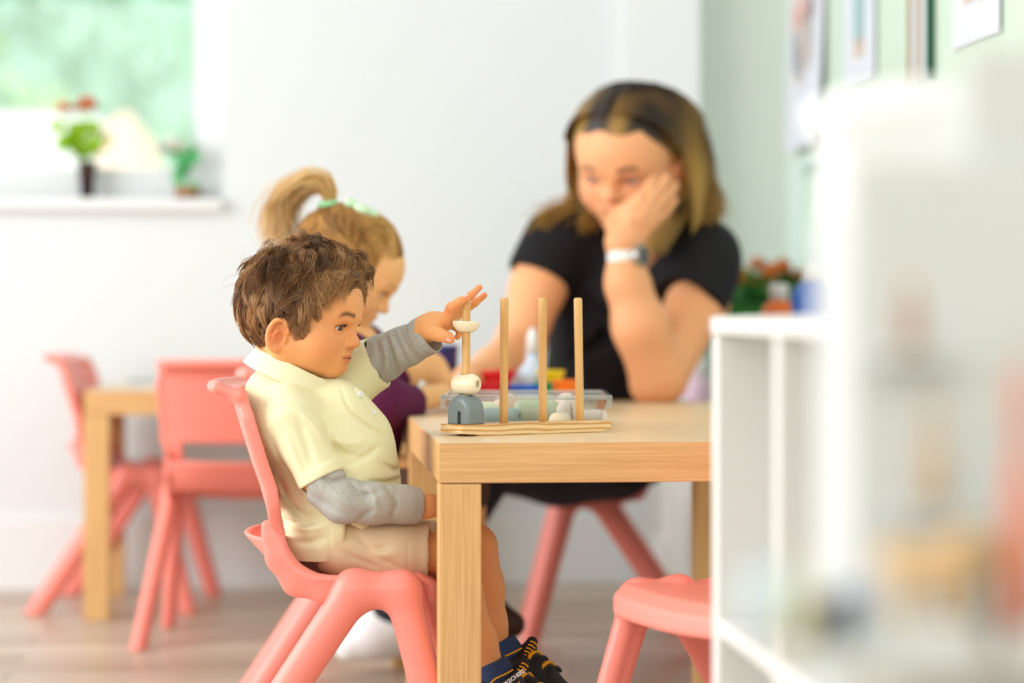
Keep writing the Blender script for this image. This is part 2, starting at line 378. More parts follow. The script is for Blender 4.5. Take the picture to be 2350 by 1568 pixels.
# gabled building outside
M_render = mat('white_render', lin((252,246,242)), .8); M_roof = mat('peach_roof', lin((250,214,190)), .8)
bl = empty('building', (0,0,0), 0, 'white and pale pink low building with a peach gable outside the window', 'building')
X0 = -9.5; a_ = PW(228,0,11); b_2 = PW(345,0,11)
mbox('wall', (X0-3, 10.9, -1.3), (a_.x, 13, 1.33), M_render, bl)
mbox('fascia', (X0-3, 10.85, 1.33), (a_.x+.02, 13.1, 1.60), M_white, bl)
bm = bmesh.new(); pr = [(a_.x,-1.3),(a_.x,1.42),(a_.x+.11,1.61),(a_.x+.16,1.60),(b_2.x,1.1),(b_2.x+.0,-1.3)]
f0 = [bm.verts.new((x,10.86,z)) for x,z in pr]; f1 = [bm.verts.new((x,13.1,z)) for x,z in pr]
bm.faces.new(f0); bm.faces.new(f1[::-1])
for i in range(len(pr)): j=(i+1)%len(pr); bm.faces.new((f0[i],f1[i],f1[j],f0[j]))
bmesh.ops.recalc_face_normals(bm, faces=bm.faces[:]); finish('gable', bm, M_roof, bl)
# ---------------------------------------------------------------- pot plants
def leaf_mesh(r, n, lo, hi, s):
    V, F_ = [], []
    for i in range(n):
        c = np.array([r.uniform(lo[k],hi[k]) for k in range(3)]); a = r.normal(size=3); a[2] = abs(a[2])+.4; a /= np.linalg.norm(a); b = np.cross(a, r.normal(size=3)); b /= np.linalg.norm(b); nn = np.cross(a,b)
        L = s*r.uniform(.7,1.3); k0 = len(V)
        for t, w_ in ((0,.05),(.35,.45),(.7,.38),(1,.03)):
            for sg in (-1,1): V.append(c+a*L*t+b*L*w_*sg*.8+nn*(-.18*L*abs(sg)*w_)-np.array([0,0,.25*L*t*t]))
        for q in range(3): F_.append((k0+2*q,k0+2*q+1,k0+2*q+3,k0+2*q+2))
    return V, F_
def petals(r, cs, R, n=22):
    V, F_ = [], []
    for c in cs:
        for i in range(n):
            el = math.acos(r.uniform(0,1)); az = r.uniform(0,6.28); d = np.array([math.sin(el)*math.cos(az), math.sin(el)*math.sin(az), math.cos(el)]); b = np.cross(d,[.2,.3,.9]); b/=np.linalg.norm(b); e=np.cross(d,b); k0=len(V)
            for (u,v,w_) in ((0,0,.1),(.35,.5,.75),(0,0,1.05),(-.35,.5,.75)): V.append(np.array(c)+R*(d*w_+b*u+e*v*.3))
            F_.append((k0,k0+1,k0+2,k0+3))
    return V, F_
M_g1 = mat('yellow_green_leaves', lin((160,206,40)), .5); M_g2 = mat('fresh_green_leaves', lin((80,186,104)), .5); M_g3 = mat('dark_green_leaves', lin((44,110,40)), .5)
M_orp = mat('orange_petals', lin((240,150,104)), .6); M_whp = mat('cream_petals', lin((250,252,240)), .6); M_rust = mat('rust_petals', lin((216,122,40)), .6)
M_brownpot = mat('dark_brown_pot', lin((70,50,46)), .5); M_terra = mat('terracotta', lin((184,132,92)), .8)
def plant(px, pyb, D, potprof, mpot, leaves, ml, flowers, mf, label, stems=4, zb=None, sc=1):
    p = PW(px, pyb, D);
    if zb is not None: p.z = zb
    t = empty('potted_plant', p, 0, label, 'plant'); t.scale = (sc,sc,sc); r = np.random.RandomState(int(px))
    lathe('pot', potprof, mpot, t, 28)
    h = potprof[-2][1]; pts=[]
    for (n, lo, hi, s) in leaves:
        V, F_ = leaf_mesh(r, n, lo, hi, s); pts.append((np.array(V), np.array(F_), (1,1,1)))
    V, F_, _ = join(pts); link('leaves', npmesh('leaves', V, F_), ml, t, True)
    for (fx, fy, fz, R) in flowers:
        V, F_ = petals(r, [(fx,fy,fz)], R); link('flower', npmesh('flower', V, F_), mf, t, True)
        tube('stem', [(0,0,h*.8),(fx*.4,fy*.4,h+(fz-h)*.5),(fx,fy,fz)], .0025, ml, t, 6)
    return t
zs = wb
plant(200,455,6.235,[(.001,0),(.022,0),(.034,.13),(.037,.135),(.037,.14),(.03,.135),(.001,.13)], M_brownpot,
      [(40,(-.06,-.03,.15),(.03,.03,.26),.07),(16,(-.095,-.03,.19),(-.03,.03,.27),.065)], M_g1, [(-.085,-.01,.325,.042),(.0,-.01,.335,.048),(-.02,.03,.33,.03)], M_orp,
      'plant with orange flowers in a dark brown pot on the window sill', zb=zs, sc=.70)
plant(430,458,6.255,[(.001,0),(.045,0),(.05,.045),(.052,.05),(.044,.05),(.001,.045)], M_terra,
      [(26,(-.03,-.02,.05),(.02,.02,.20),.06)], M_g2, [(-.07,-.01,.205,.055),(-.04,-.01,.195,.045)], M_whp,
      'plant with one cream bloom in a low terracotta bowl on the sill', zb=zs, sc=.64)
plant(1762,720,6.0,[(.001,0),(.07,0),(.095,.15),(.1,.155),(.1,.165),(.085,.16),(.001,.15)], mat('dark_planter', lin((60,66,60)), .6),
      [(150,(-.11,-.08,.12),(.10,.08,.31),.085)], M_g3, [(-.055,-.05,.33,.036),(-.005,-.06,.34,.034),(.02,-.05,.36,.034),(-.03,-.02,.365,.03),(.0,-.07,.30,.034),(.075,-.02,.34,.03)], M_rust,
      'leafy plant with rust orange blooms on the cabinet behind the woman', zb=.45)
# low cabinet along the right wall
M_cab = mat('cabinet_white', lin((226,228,222)), .5)
cb = empty('low_cabinet', (1.2,5.3,0), 0, 'low white cabinet along the right wall under the green board', 'cabinet')
cb.location.x = 1.09
def rel(o, par): o.location = o.location; o.matrix_parent_inverse = par.matrix_world.inverted(); return o
bpy.context.view_layer.update()
c1 = mbox('body', (-.16,-.75,.0), (.205,.95,.43), M_cab, cb, bev=.003); mbox('top', (-.17,-.76,.43), (.206,.96,.45), M_cab, cb, bev=.003)
for i in range(3): mbox('door', (-.176,-.74+i*.565,.03), (-.16,-.19+i*.565,.42), M_cab, cb, bev=.003)
# paint bottles on it
M_cap = mat('white_cap', lin((240,240,238)), .4)
def bottle(px, D, zt, w, col, capc, label, name='paint_bottle', zb=.45):
    p = PW(px, 0, D); t = empty(name, (p.x,p.y,zb), 0, label, 'bottle'); H = zt-zb
    lathe('body', [(.001,0),(w*.46,0),(w*.5,.006),(w*.5,H-.070),(w*.47,H-.056),(w*.36,H-.044),(w*.24,H-.037),(w*.22,H-.03),(.001,H-.03)], mat(col+'_paint', lin(COLS[col]), .35), t)
    lathe('cap', [(.001,H-.036),(w*.26,H-.036),(w*.26,H-.004),(w*.24,H),(.001,H)], M_cap, t)
COLS = {'orange':(250,120,30), 'blue':(60,110,200), 'lilac':(216,190,206)}
bottle(1788, 5.25, .70+(725-652)/FPX*5.25, .078, 'orange', None, 'orange paint bottle with white cap standing behind the white shelf')
bottle(1870, 5.0, .70+(725-606)/FPX*5.0, .098, 'blue', None, 'blue paint bottle with white cap right of the orange bottle')
bottle(1604, 5.6, .70+(725-825)/FPX*5.6, .07, 'lilac', None, 'pale lilac bottle with white cap low beside the woman\'s elbow', zb=.45)
mbox('side_stool_top', (0,0,0), (.01,.01,.01), M_white)
bpy.data.objects.remove(bpy.data.objects['side_stool_top'])
# ---------------------------------------------------------------- board and papers on the right wall
M_board = mat('pale_green_board', lin((208,226,208)), .6); M_edge = mat('mint_edge', lin((222,240,230)), .5); M_paper = mat('paper', lin((222,226,234)), .8)
bd = empty('notice_board', (XR,5.2,1.09), 0, 'pale green notice board on the right wall with a mint frame', 'notice board')
mbox('panel', (-.02,-1.5,0), (-.001,.87,1.3), M_board, bd); mbox('frame', (-.03,-1.5,-.02), (-.001,.89,0), M_edge, bd); 
struct(mbox('trim_3', (XR-.03,5.98,0), (XR,6.11,1.07), M_edge))
def wy(px):           # y on the board's face for a photo column
    k = (px-1175)/FPX; D = (XR-.022)/(ST+k*CT); return D*CT-k*D*ST, D
def sheet(px0, px1, py0, py1, label, name='paper_poster', lean=0, draw=None):
    ya, Da = wy(px0); yb, Db = wy(px1); zt = EYE+(725-py0)/FPX*Da; zb = EYE+(725-py1)/FPX*Da
    t = empty(name, (XR-.023, (ya+yb)/2, zb), 0, label, 'poster')
    t['off'] = lean
    hw = abs(ya-yb)/2; H = zt-zb; bm = bmesh.new()
    g = [[bm.verts.new((-.003-lean*(1-j/10)**2, -hw+2*hw*i/4, H*j/10)) for i in range(5)] for j in range(11)]
    for j in range(10):
        for i in range(4): bm.faces.new((g[j][i],g[j][i+1],g[j+1][i+1],g[j+1][i]))
    o = finish('sheet', bm, M_paper, t); s = o.modifiers.new('s','SOLIDIFY'); s.thickness = .0006
    return t, hw, H
M_ink = {k: mat('print_'+k, lin(v), .8) for k, v in {'skin':(232,204,180),'dark':(120,124,132),'grey':(214,216,222),'red':(222,170,166),'teal':(170,206,204),'blue':(120,160,206),'hair':(196,172,140)}.items()}
def patch(t, y, z, w_, h, key, x=-.006, slope=0):
    x -= t.get('off',0)
    bm = bmesh.new(); n = 12
    vs = [bm.verts.new((x+slope*z, y+w_/2*math.copysign(abs(math.cos(6.283*i/n))**.6, math.cos(6.283*i/n)), z+h/2*math.copysign(abs(math.sin(6.283*i/n))**.6, math.sin(6.283*i/n)))) for i in range(n)]
    f = bm.faces.new(vs); o = finish('printed_figure', bm, M_ink[key], t); s = o.modifiers.new('s','SOLIDIFY'); s.thickness = .0004; return o
def figure(t, y, z, s, top, legs, shirt='red'):   # a plain child drawing
    patch(t, y, z+.86*s, .17*s, .2*s, 'skin'); patch(t, y, z+.93*s, .19*s, .12*s, 'hair', -.0068); patch(t, y, z+.64*s, .22*s, .26*s, shirt)
    for q in (-1,1): patch(t, y+q*.16*s, z+.63*s, .05*s, .28*s, 'skin'); patch(t, y+q*.06*s, z+.30*s, .09*s, .42*s, legs); patch(t, y+q*.06*s, z+.06*s, .08*s, .1*s, 'skin')
t, hw, H = sheet(1818,1898,-180,352, 'white sheet with small printed figures hanging at the board\'s left edge', lean=.02)
figure(t,.03,.16,.26,0,'dark'); figure(t,-.06,.19,.24,0,'skin'); patch(t,0,.52,.10,.02,'grey'); patch(t,0,.48,.04,.02,'dark')
t, hw, H = sheet(1942,2012,-260,210, 'white sheet with one tall printed figure, second from the board\'s left')
figure(t,0,.06,.42,0,'teal')
t, hw, H = sheet(2192,2300,-330,118, 'white sheet with a striped skirt figure and a blue trousers figure')
figure(t,.045,.075,.33,0,'skin','dark'); figure(t,-.055,.07,.34,0,'blue','red')
for k in range(4): patch(t,.045,.145+k*.018,.08,.008,'dark',-.008)
ya, Da = wy(2098); yb, Db = wy(2145); zb = EYE+(725-170)/FPX*4.7
t = empty('framed_print', (XR-.023,(ya+yb)/2,zb), 0, 'narrow brown and dark green picture frame on the board', 'picture frame')
h2 = abs(ya-yb)/2
mbox('frame', (-.016,-h2,0), (0,-h2+.007,.7), mat('dark_green_frame', lin((30,90,70)), .5), t); mbox('frame', (-.014,h2-.012,0), (0,h2,.7), mat('brown_frame', lin((170,140,90)), .5), t); mbox('frame', (-.015,-.006,0),(0,.0,.7), bpy.data.materials['brown_frame'], t); mbox('mount', (-.008,-h2+.007,0), (0,h2-.012,.7), M_paper, t)
# ---------------------------------------------------------------- tables
TZ = .527
def table(name, x0, x1, y0, y1, label, group=None, th=.0545, lg=.0575):
    t = empty(name, ((x0+x1)/2,(y0+y1)/2,0), 0, label, 'table', group)
    w_, d = (x1-x0)/2, (y1-y0)/2
    bm = bmesh.new(); addb(bm, (-w_,-d,TZ-th), (w_,d,TZ)); bmesh.ops.bevel(bm, geom=bm.edges[:], offset=.0012, segments=2, affect='EDGES')
    me = bpy.data.meshes.new('tabletop'); bm.to_mesh(me); bm.free(); o = link('tabletop', me, M_oak, t); me.materials.append(M_oaktop)
    for p in me.polygons:
        if abs(p.normal.z) > .9: p.material_index = 1
    for sx in (-1,1):
        for sy in (-1,1):
            ax = -w_ if sx < 0 else w_-lg; ay = -d if sy < 0 else d-lg
            mbox('leg', (ax,ay,0), (ax+lg,ay+lg,TZ-th-.0012), M_oakv, t, bev=.002)
    return t
TX0, TY0 = .199, 3.277
table('play_table', TX0, .75, TY0, 4.165, 'light oak low table with the peg stacker, nearest the boy', 'light oak children\'s tables')
table('play_table', TX0, 1.02, 4.172, 4.865, 'light oak table behind the first, where the woman rests her elbow', 'light oak children\'s tables')
bx0 = PW(192,900,5.55); 
table('play_table', bx0.x, bx0.x+.9, bx0.y, bx0.y+.55, 'light oak table against the back wall among empty pink chairs', 'light oak children\'s tables')
# book lying on the rear table
p = PW(345,858,5.95); bk = empty('picture_book', (p.x,p.y,TZ), .1, 'thin grey book lying on the rear table', 'book')
mbox('pages', (-.05,-.06,.002), (.10,.06,.012), M_paper, bk); mbox('cover', (-.052,-.062,0), (.102,.062,.002), M_cap, bk); mbox('cover', (-.052,-.062,.012), (.102,.062,.014), mat('grey_cover', lin((150,160,150)), .6), bk)
# ---------------------------------------------------------------- near white cube shelf
SX = .455; t = empty('cube_shelf', (SX,1.9,0), 0, 'white open cube shelf standing at the right of the oak table', 'shelf')
yf, yn, dp = .70, -.62, .39      # local y of the far and near ends
mbox('side_panel', (0,yf-.035,0), (dp,yf,.679), M_lam, t, bev=.002); mbox('side_panel', (0,yn,0), (dp,yn+.02,.679), M_lam, t, bev=.002)
mbox('top_panel', (-.0015,yn,.6805), (dp,yf+.0015,.699), M_lam, t, bev=.002)
M_beige = mat('beige_laminate', lin((222,219,205)), .5)
for z in (.357,.03): mbox('shelf_board', (0,yn+.02,z), (dp,yf-.035,z+.018), M_lam, t, bev=.0015)
for y in (yf-.36,yf-.69,yf-1.02): mbox('divider', (.001,y,.048), (dp-.01,y+.028,.68), M_lam, t, bev=.0015)
mbox('back_panel', (dp-.008,yn+.02,.048), (dp,yf-.035,.68), M_beige, t)
# ---------------------------------------------------------------- blurred things in the foreground
DF = 1.38
fs = empty('display_unit', tuple(PW(2180,0,DF)[:2])+(0,), -TH, 'white display unit close to the camera at the right edge', 'shelf')
M_off = mat('off_white_plastic', lin((214,217,215)), .6)
def fz_(py, D=DF): return EYE-(py-725)/FPX*D
u0 = -(2180-1948)/FPX*DF; top1 = fz_(365)
mbox('back_panel', (u0,.0,0), (.30,.015,top1), M_off, fs, bev=.006)
mbox('side_panel', (u0,.015,0), (u0+.012,.15,top1-.03), M_off, fs, bev=.003)
mbox('upper_panel', (.010,.015,top1-.05), (.30,.027,fz_(95)), M_off, fs, bev=.006)
zsf = fz_(1450,1.25)
mbox('shelf_board', (u0-.045,-.20,zsf-.014), (.30,.0,zsf), M_off, fs, bev=.003)
mbox('front_leg', (u0-.03,-.19,0), (u0+.0,-.16,zsf-.014), M_off, fs, bev=.003); mbox('front_leg', (.25,-.19,0), (.28,-.16,zsf-.014), M_off, fs, bev=.003)
def ledge(px, py, D): x = (px-2180)/FPX*D; mbox('ledge', (x-.022,-.05,fz_(py,D)-.005), (x+.022,.0,fz_(py,D)), M_off, fs)
ledge(2092,800,1.345); ledge(2140,1162,1.345)
# toys on its ledges
def fpt(px, py, D): return PW(px, py, D)
def toy(name, px, pyb, pyt, wpx, col, label, cat, D=1.25, kind='fig', z0=None, depth=.8):
    p = fpt(px, pyb, D); S_ = FPX/D; h = (pyb-pyt)/S_; w_ = wpx/S_/2
    if z0 is None: z0 = zsf
    t = empty(name, (p.x,p.y,z0), 0, label, cat); m = mat(name+'_'+cat, lin(col), .6)
    h = (p.z+h)-z0
    if kind == 'fig':       # wooden peg figure: body and head
        lathe('body', [(.001,0),(w_,0),(w_*.95,h*.45),(w_*.5,h*.68),(.001,h*.70)], m, t, 20)
        lathe('head', [(.001,h*.66),(w_*.45,h*.70),(w_*.6,h*.83),(w_*.45,h*.96),(.001,h)], m, t, 20)
    elif kind == 'animal':
        v = Vol((-w_*1.5,-w_,-.002),(w_*1.5,w_,h*1.1),max(.0025,w_/26))
        v.cone((-w_*.6,0,h*.55),(w_*.5,0,h*.55),w_*.46,w_*.42,k=.01); v.cone((w_*.6,0,h*.6),(w_*.85,0,h*.8),w_*.24,w_*.28,k=.01)
        for q in (-.5,.45):
            for s_ in (-1,1): v.cone((w_*q,s_*w_*.18,h*.45),(w_*q,s_*w_*.2,w_*.09),w_*.18,w_*.15,k=.008)
        vobj('body', v, m, t, xf=None)
    elif kind == 'cup':
        lathe('cup', [(.001,0),(w_*.75,0),(w_,h),(w_*.93,h),(w_*.7,h*.06),(.001,h*.06)], m, t, 24)
    return t
toy('wooden_figure', 2092, 800, 640, 44, (178,120,92), 'blurred brown figure fixed high on the near display unit', 'figurine', D=1.345, z0=fz_(800,1.345))
toy('wooden_figure', 2140, 1162, 920, 62, (200,174,140), 'blurred tan figure on the middle ledge of the near display unit', 'figurine', D=1.345, z0=fz_(1162,1.345))
toy('toy_animal', 2120, 1450, 1190, 230, (226,190,140), 'blurred tan toy animal on the lower shelf of the near unit', 'toy', D=1.30, kind='animal')
toy('toy_animal', 2265, 1450, 1150, 150, (172,148,104), 'blurred olive brown toy animal at the right of the lower shelf', 'toy', D=1.30, kind='animal')
toy('wooden_figure', 2345, 1100, 830, 80, (220,130,104), 'blurred terracotta figure at the right frame edge', 'figurine', D=1.27, z0=zsf)
toy('toy_cup', 1775, 1450, 1310, 130, (206,222,230), 'blurred pale blue cup at the left end of the lower shelf', 'cup', D=1.22, kind='cup')
toy('wooden_figure', 1832, 1450, 1290, 44, (236,232,180), 'blurred pale yellow figure beside the pale blue cup', 'figurine', D=1.19)
toy('toy_animal', 1900, 1450, 1335, 130, (24,26,28), 'blurred black toy animal on the lower shelf', 'toy', D=1.20, kind='animal')
toy('toy_cup', 1990, 1450, 1310, 110, (206,212,222), 'blurred grey blue cup right of the black toy', 'cup', D=1.24, kind='cup')
toy('wooden_figure', 2285, 1500, 1370, 56, (110,96,78), 'blurred dark brown figure at the bottom right', 'figurine', D=1.17)
# white paper bag on the cube shelf
p = fpt(2060, 240, 1.75); v = Vol((-.10,-.06,-.003),(.09,.06,.19),.003)
v.box((0,0,.080),(.052,.03,.080),rnd=.02); v.ell((.010,0,.155),(.042,.03,.018),k=.02); v.ell((-.035,0,.145),(.035,.028,.016),k=.02); w__ = sines(8,70,5); v.wrinkle(.0015, w__)
t = empty('paper_bag', (p.x,p.y,.699), 0, 'bright white crumpled paper bag standing on the cube shelf', 'bag'); vobj('bag', v, mat('white_paper_bag', (.95,.95,.95), .8), t, xf=None)
# ================================================================== pink moulded chairs
def prof_chair():
    # (x, z) from the seat's front lip to the backrest's top
    return np.array([(.131,.308),(.128,.327),(.110,.338),(.08,.338),(.02,.334),(-.03,.334),(-.058,.345),(-.078,.368),(-.092,.40),(-.108,.44),(-.126,.49),(-.142,.54),(-.156,.588)])
def build_chair_meshes():
    P = prof_chair(); seg = P[1:]-P[:-1]; L = np.linalg.norm(seg, axis=1); S0 = np.concatenate([[0], np.cumsum(L)])
    sN = S0[7]; sB = S0[9]-.006      # start of the rising back, start of the backrest panel
    def field(which):
        v = Vol((-.27,-.20,.20),(.20,.20,.64),.0032)
        X = v.ax[0][:,None,None]; Y = v.ax[1][None,:,None]; Z = v.ax[2][None,None,:]
        ay = np.abs(Y)
        bw = np.clip((Z-.36)/.10, 0, 1)
        Xs = X-(.022*(ay/.165)**2.4)*bw        # wings come forward at the back
        Zs = Z+ (.010*(1-(ay/.165)**2)*(1-bw)).astype(np.float32) # seat is dished
        best = np.full(v.F.shape, 9., np.float32); ss = np.zeros(v.F.shape, np.float32)
        for i in range(len(seg)):
            x, z = Xs-P[i,0], Zs-P[i,1]; t = np.clip((x*seg[i,0]+z*seg[i,1])/L[i]**2, 0, 1)
            d = np.sqrt((x-t*seg[i,0])**2+(z-t*seg[i,1])**2); m = d < best
            best = np.where(m, d, best); ss = np.where(m, S0[i]+t*L[i], ss)
        hw = np.interp(ss, [0, .05, S0[5], S0[7], S0[8], sB, S0[-1]-.03, S0[-1]], [.148,.163,.168,.160,.152,.166,.170,.158])
        th = .0062+.008*np.clip((ay-(hw-.014))/.014, 0, 1)*np.clip((ss-sN)/.03, 0, 1)
        d = np.maximum(best-th, ay-hw)
        d = -smin(-(best-th), -(ay-hw), .012)
        if which == 'back':
            # slot between seat rim and backrest
            d = np.maximum(d, sB-.045-ss)
            sl_ = np.maximum(np.maximum(ss-(sB-.002), -9), ay-(.118))
            d = np.maximum(d, -sl_)
        else:
            d = np.maximum(d, ss-(sB-.045))
        v.F[:] = d
        if which == 'back':
            top = P[-1]
            for a in np.linspace(-1, 1, 25)[:-1]:          # lip rolled backwards along the top
                y0, y1 = a*.155, (a+1/12)*.155
                
                f = lambda y: np.array([top[0]+.022*(abs(y)/.165)**2.4, y, top[1]])
                v.cone(f(y0), f(y1), .010, k=.004); g = lambda y: f(y)+np.array([-.032-.0*abs(y), 0, .012])
                v.cone(f(y0), g(y0), .0085, .0075, k=.006); v.cone(g(y0), g(y1), .0075, k=.004)
        else:
            # ribs and the rear bulge below the slot
            for s_ in (-1,1): v.chain([(-.098,s_*.150,.405),(-.084,s_*.152,.362),(-.058,s_*.153,.330),(-.02,s_*.155,.318),(.03,s_*.155,.316)],[.012,.018,.021,.018,.013],k=.008,sy=.42)
            def scoop(X,Y,Z):
                u = np.clip(1-(Y/.150)**2, 0, 1); h_ = np.clip((Z-.322)/.072, 0, 1)
                xs = -.062-(.014+.052*u**.7)*h_**.75-.020*h_
                return -smin(-(np.abs(X-xs)*.8-.0048), -np.maximum(np.maximum(Z-.391, .322-Z), np.abs(Y)-.152), .006)
            v.fn(scoop, .012)
        return v.mesh()
    out = {}
    for w_ in ('seat','back'):
        V, F_ = field(w_); out[w_] = npmesh('chair_'+w_, relax(V, F_, 2), F_)
    for s_ in (-1, 1):
        v = Vol((-.27,min(s_*.10,s_*.235),-.004),(.24,max(s_*.10,s_*.235),.37),.0032)
        ya, yf = s_*.158, s_*.195
        ap = (.045, ya, .322)
        def bar(a, b, w1, w2, k=.012):
            # flattened limb: wide in profile, slimmer sideways
            v.cone(a, b, w1, w2, k=k, sy=.78)
        bar((.022,ya,.318),(-.190,yf,.0),.0265,.0235); bar((.088,ya,.318),(.172,yf,.0),.0250,.0205)
        bar((.022,ya,.318),(.088,ya,.318),.0265,.0250,k=.02)
        # recess channel on the inner face
        for a, b in (((.018,ya-s_*.030,.290),(-.172,yf-s_*.030,.02)),((.094,ya-s_*.030,.290),(.163,yf-s_*.030,.02))):
            v.cone(a, b, .0165, .0135, k=.003, op='s')
        v.fn(lambda X,Y,Z: -Z+0*X+0*Y, 0, 'i')
        V, F_ = v.mesh(); out['leg%d' % s_] = npmesh('chair_leg', relax(V, F_, 1), F_)
    return out
CH = build_chair_meshes()
for m_ in CH.values():
    m_.materials.append(M_pink); m_.polygons.foreach_set('use_smooth', np.ones(len(m_.polygons), bool))
def chair(px, D, rz, label, py=None, s=1.0):
    p = PW(px, 0, D); t = empty('moulded_chair', (p.x, p.y, 0), rz, label, 'chair', 'pink moulded plastic children\'s chairs'); t.scale = (s,s,s)
    for n, k in (('seat','seat'),('backrest','back'),('leg_frame','leg-1'),('leg_frame','leg1')):
        o = bpy.data.objects.new(n, CH[k]); COL.objects.link(o); o.parent = t
    return t
chair(795, 3.52, -TH+.0, 'pink plastic chair the boy in the yellow shirt sits on')
chair(800, 4.26, -TH+.05, 'pink plastic chair the blonde girl sits on, behind the boy\'s')
chair(1392, 5.28, math.pi-.10, 'pink plastic chair the woman in black sits on')
chair(1742, 3.16, math.pi+.42, 'empty pink plastic chair at the right end of the table, partly behind the shelf')
chair(560, 5.25, math.pi/2-.12, 'empty pink plastic chair seen from behind at the rear table')
chair(300, 5.86, -.12, 'empty pink plastic chair in profile left of the rear table')
# ================================================================== people
def rotm(axis, deg):
    return np.array(Matrix.Rotation(math.radians(deg), 3, axis))
def frame(yaw, pitch, roll=0):
    """columns: left, forward, up of a head in the camera frame. yaw 0 = facing right in the photo, + turns towards the camera; pitch + looks down."""
    base = np.array([[0,1,0],[1,0,0],[0,0,1.]])          # left=+Y (away), forward=+X
    Rz = rotm('Z', -yaw)
    M = Rz@base
    # pitch about the left axis, roll about the forward axis
    L, F_, U = M[:,0], M[:,1], M[:,2]
    a = math.radians(pitch); F2 = F_*math.cos(a)-U*math.sin(a); U2 = U*math.cos(a)+F_*math.sin(a)
    r = math.radians(roll); L3 = L*math.cos(r)+U2*math.sin(r); U3 = U2*math.cos(r)-L*math.sin(r)
    return np.stack([L3, F2, U3], 1)
class Head:
    def __init__(s, origin, yaw, pitch, roll, scale):
        s.o = np.array(origin, float); s.M = frame(yaw, pitch, roll); s.s = scale
    def xf(s, V): return (np.asarray(V)*s.s)@s.M.T+s.o           # head local -> camera frame
    def w(s, V): return cw(s.xf(V))
SK = {'boy': (lin((240,172,112)), lin((230,120,84)), lin((206,96,84)), lin((96,60,34))),
      'girl': (lin((246,188,130)), lin((236,150,116)), lin((214,110,96)), lin((160,116,70))),
      'woman': (lin((240,174,126)), lin((232,140,116)), lin((206,98,92)), lin((66,44,32)))}
EYX, EYY, EYZ, ER = .0275, .0625, -.0085, .0118
def head_vol(kind, h):
    adult = kind == 'woman'
    v = Vol((-.092,-.105,-.135),(.092,.108,.105), h)
    v.ell((0,-.004,.020),(.069,.084,.072),k=0)
    v.ell((0,.034,.022),(.053,.050,.046),k=.03)
    v.ell((0,.022,-.030),(.056,.050,.048),k=.025)
    for q in (-1,1):
        v.ell((q*.031,.040,-.036),(.028,.030,.030),k=.018)          # cheeks
        v.cone((q*.010,.050,-.064),(q*.046,.000,-.046),.016,.022,k=.02)
    v.ell((0,.0555,-.050),(.026,.021,.021),k=.012)                  # muzzle
    v.ell((0,.0565,-.0655),(.016,.0145,.0135),k=.012)               # chin
    if adult:
        v.ell((0,.050,-.082),(.020,.018,.016),k=.02); v.cone((0,.045,-.080),(.045,.0,-.055),.014,.02,k=.02); v.cone((0,.045,-.080),(-.045,.0,-.055),.014,.02,k=.02)
    for q in (-1,1):                                                # eye sockets, brow
        v.ell((q*.029,.082,-.011),(.0165,.014,.0095),k=.010,op='s')
        v.cone((q*.013,.0795,.0045),(q*.040,.066,.004),.006,.005,k=.012)
    v.cone((0,.0735,.000),(0,.0815,-.026),.0058,.0070,k=.010)       # nose
    v.ell((0,.0838,-.0300),(.0088,.0090,.0080),k=.006)
    for q in (-1,1):
        v.ell((q*.0092,.0770,-.0325),(.0062,.0078,.0060),k=.004)
        v.ell((q*.0052,.0822,-.0380),(.0024,.0038,.0026),k=.0015,op='s')
    v.cone((-.012,.0715,-.0500),(0,.0755,-.0485),.0038,.0044,k=.005); v.cone((.012,.0715,-.0500),(0,.0755,-.0485),.0038,.0044,k=.005)
    v.cone((-.009,.0710,-.0565),(0,.0728,-.0572),.0040,.0048,k=.004); v.cone((.009,.0710,-.0565),(0,.0728,-.0572),.0040,.0048,k=.004)
    for q in (-1,1): v.cone((q*.0185,.0685,-.0538),(0,.0795,-.0530),.0011,.0012,k=.0025,op='s')
    v.ell((0,.076,-.0630),(.010,.003,.0020),k=.006,op='s')
    for q in (-1,1):                                                # lids, opening
        c = np.array((q*EYX,EYY,EYZ)); v.ell(c,(.0136,.0136,.0130),k=.005)
        v.ell((q*(EYX+.0012),EYY+.0135,EYZ-.0012),(.0112,.0125,.0036 if kind=='boy' else .0024),k=.0012,op='s',M=rotm('Y',q*-5))
        v.cone((q*(EYX-.011),EYY+.0090,EYZ+.0072),(q*(EYX+.012),EYY+.0060,EYZ+.0075),.0010,.0010,k=.002,op='s')  # lid crease
    for q in (-1,1):                                                # ears
        A = rotm('Z', q*24)@rotm('Y', q*6)@rotm('X', -8)
        e = np.array((q*.0705,-.0040,-.0265)); g = lambda y, z, x=0: e+A@np.array((q*x, y, z))
        v.ell(g(.003,0,-.001),(.0046,.0140,.0205),k=.004,M=A.T)
        n = 15; pts = [g(-.001+.0155*math.cos(a), .0215*math.sin(a), .0032) for a in np.linspace(math.radians(-20-0), math.radians(235), n)]
        pts = [g(.0135*math.cos(a)*1.02-.0005, .0220*math.sin(a)+.001, .0034) for a in np.linspace(math.radians(18), math.radians(262), n)]
        v.chain(pts, list(np.linspace(.0030,.0036,n)), k=.003)
        v.ell(g(.001,-.0200,.002),(.0042,.0065,.0065),k=.004,M=A.T)
        v.ell(g(.0030,-.0030,.0058),(.0075,.0066,.0105),k=.002,op='s',M=A.T)
        v.ell(g(.0000,.0100,.0062),(.0058,.0088,.0060),k=.002,op='s',M=A.T)
        v.chain([g(-.0055,-.010,.0030),g(-.0065,-.001,.0036),g(-.0035,.0065,.0030),g(.003,.0085,.0018)],[.0018,.0020,.0020,.0014],k=.003)
        v.ell(g(.0105,-.0055,.0030),(.0036,.0030,.0050),k=.003,M=A.T)
    v.cone((0,-.018,-.035),(0,-.024,-.108),.041,.036,k=.03)          # neck
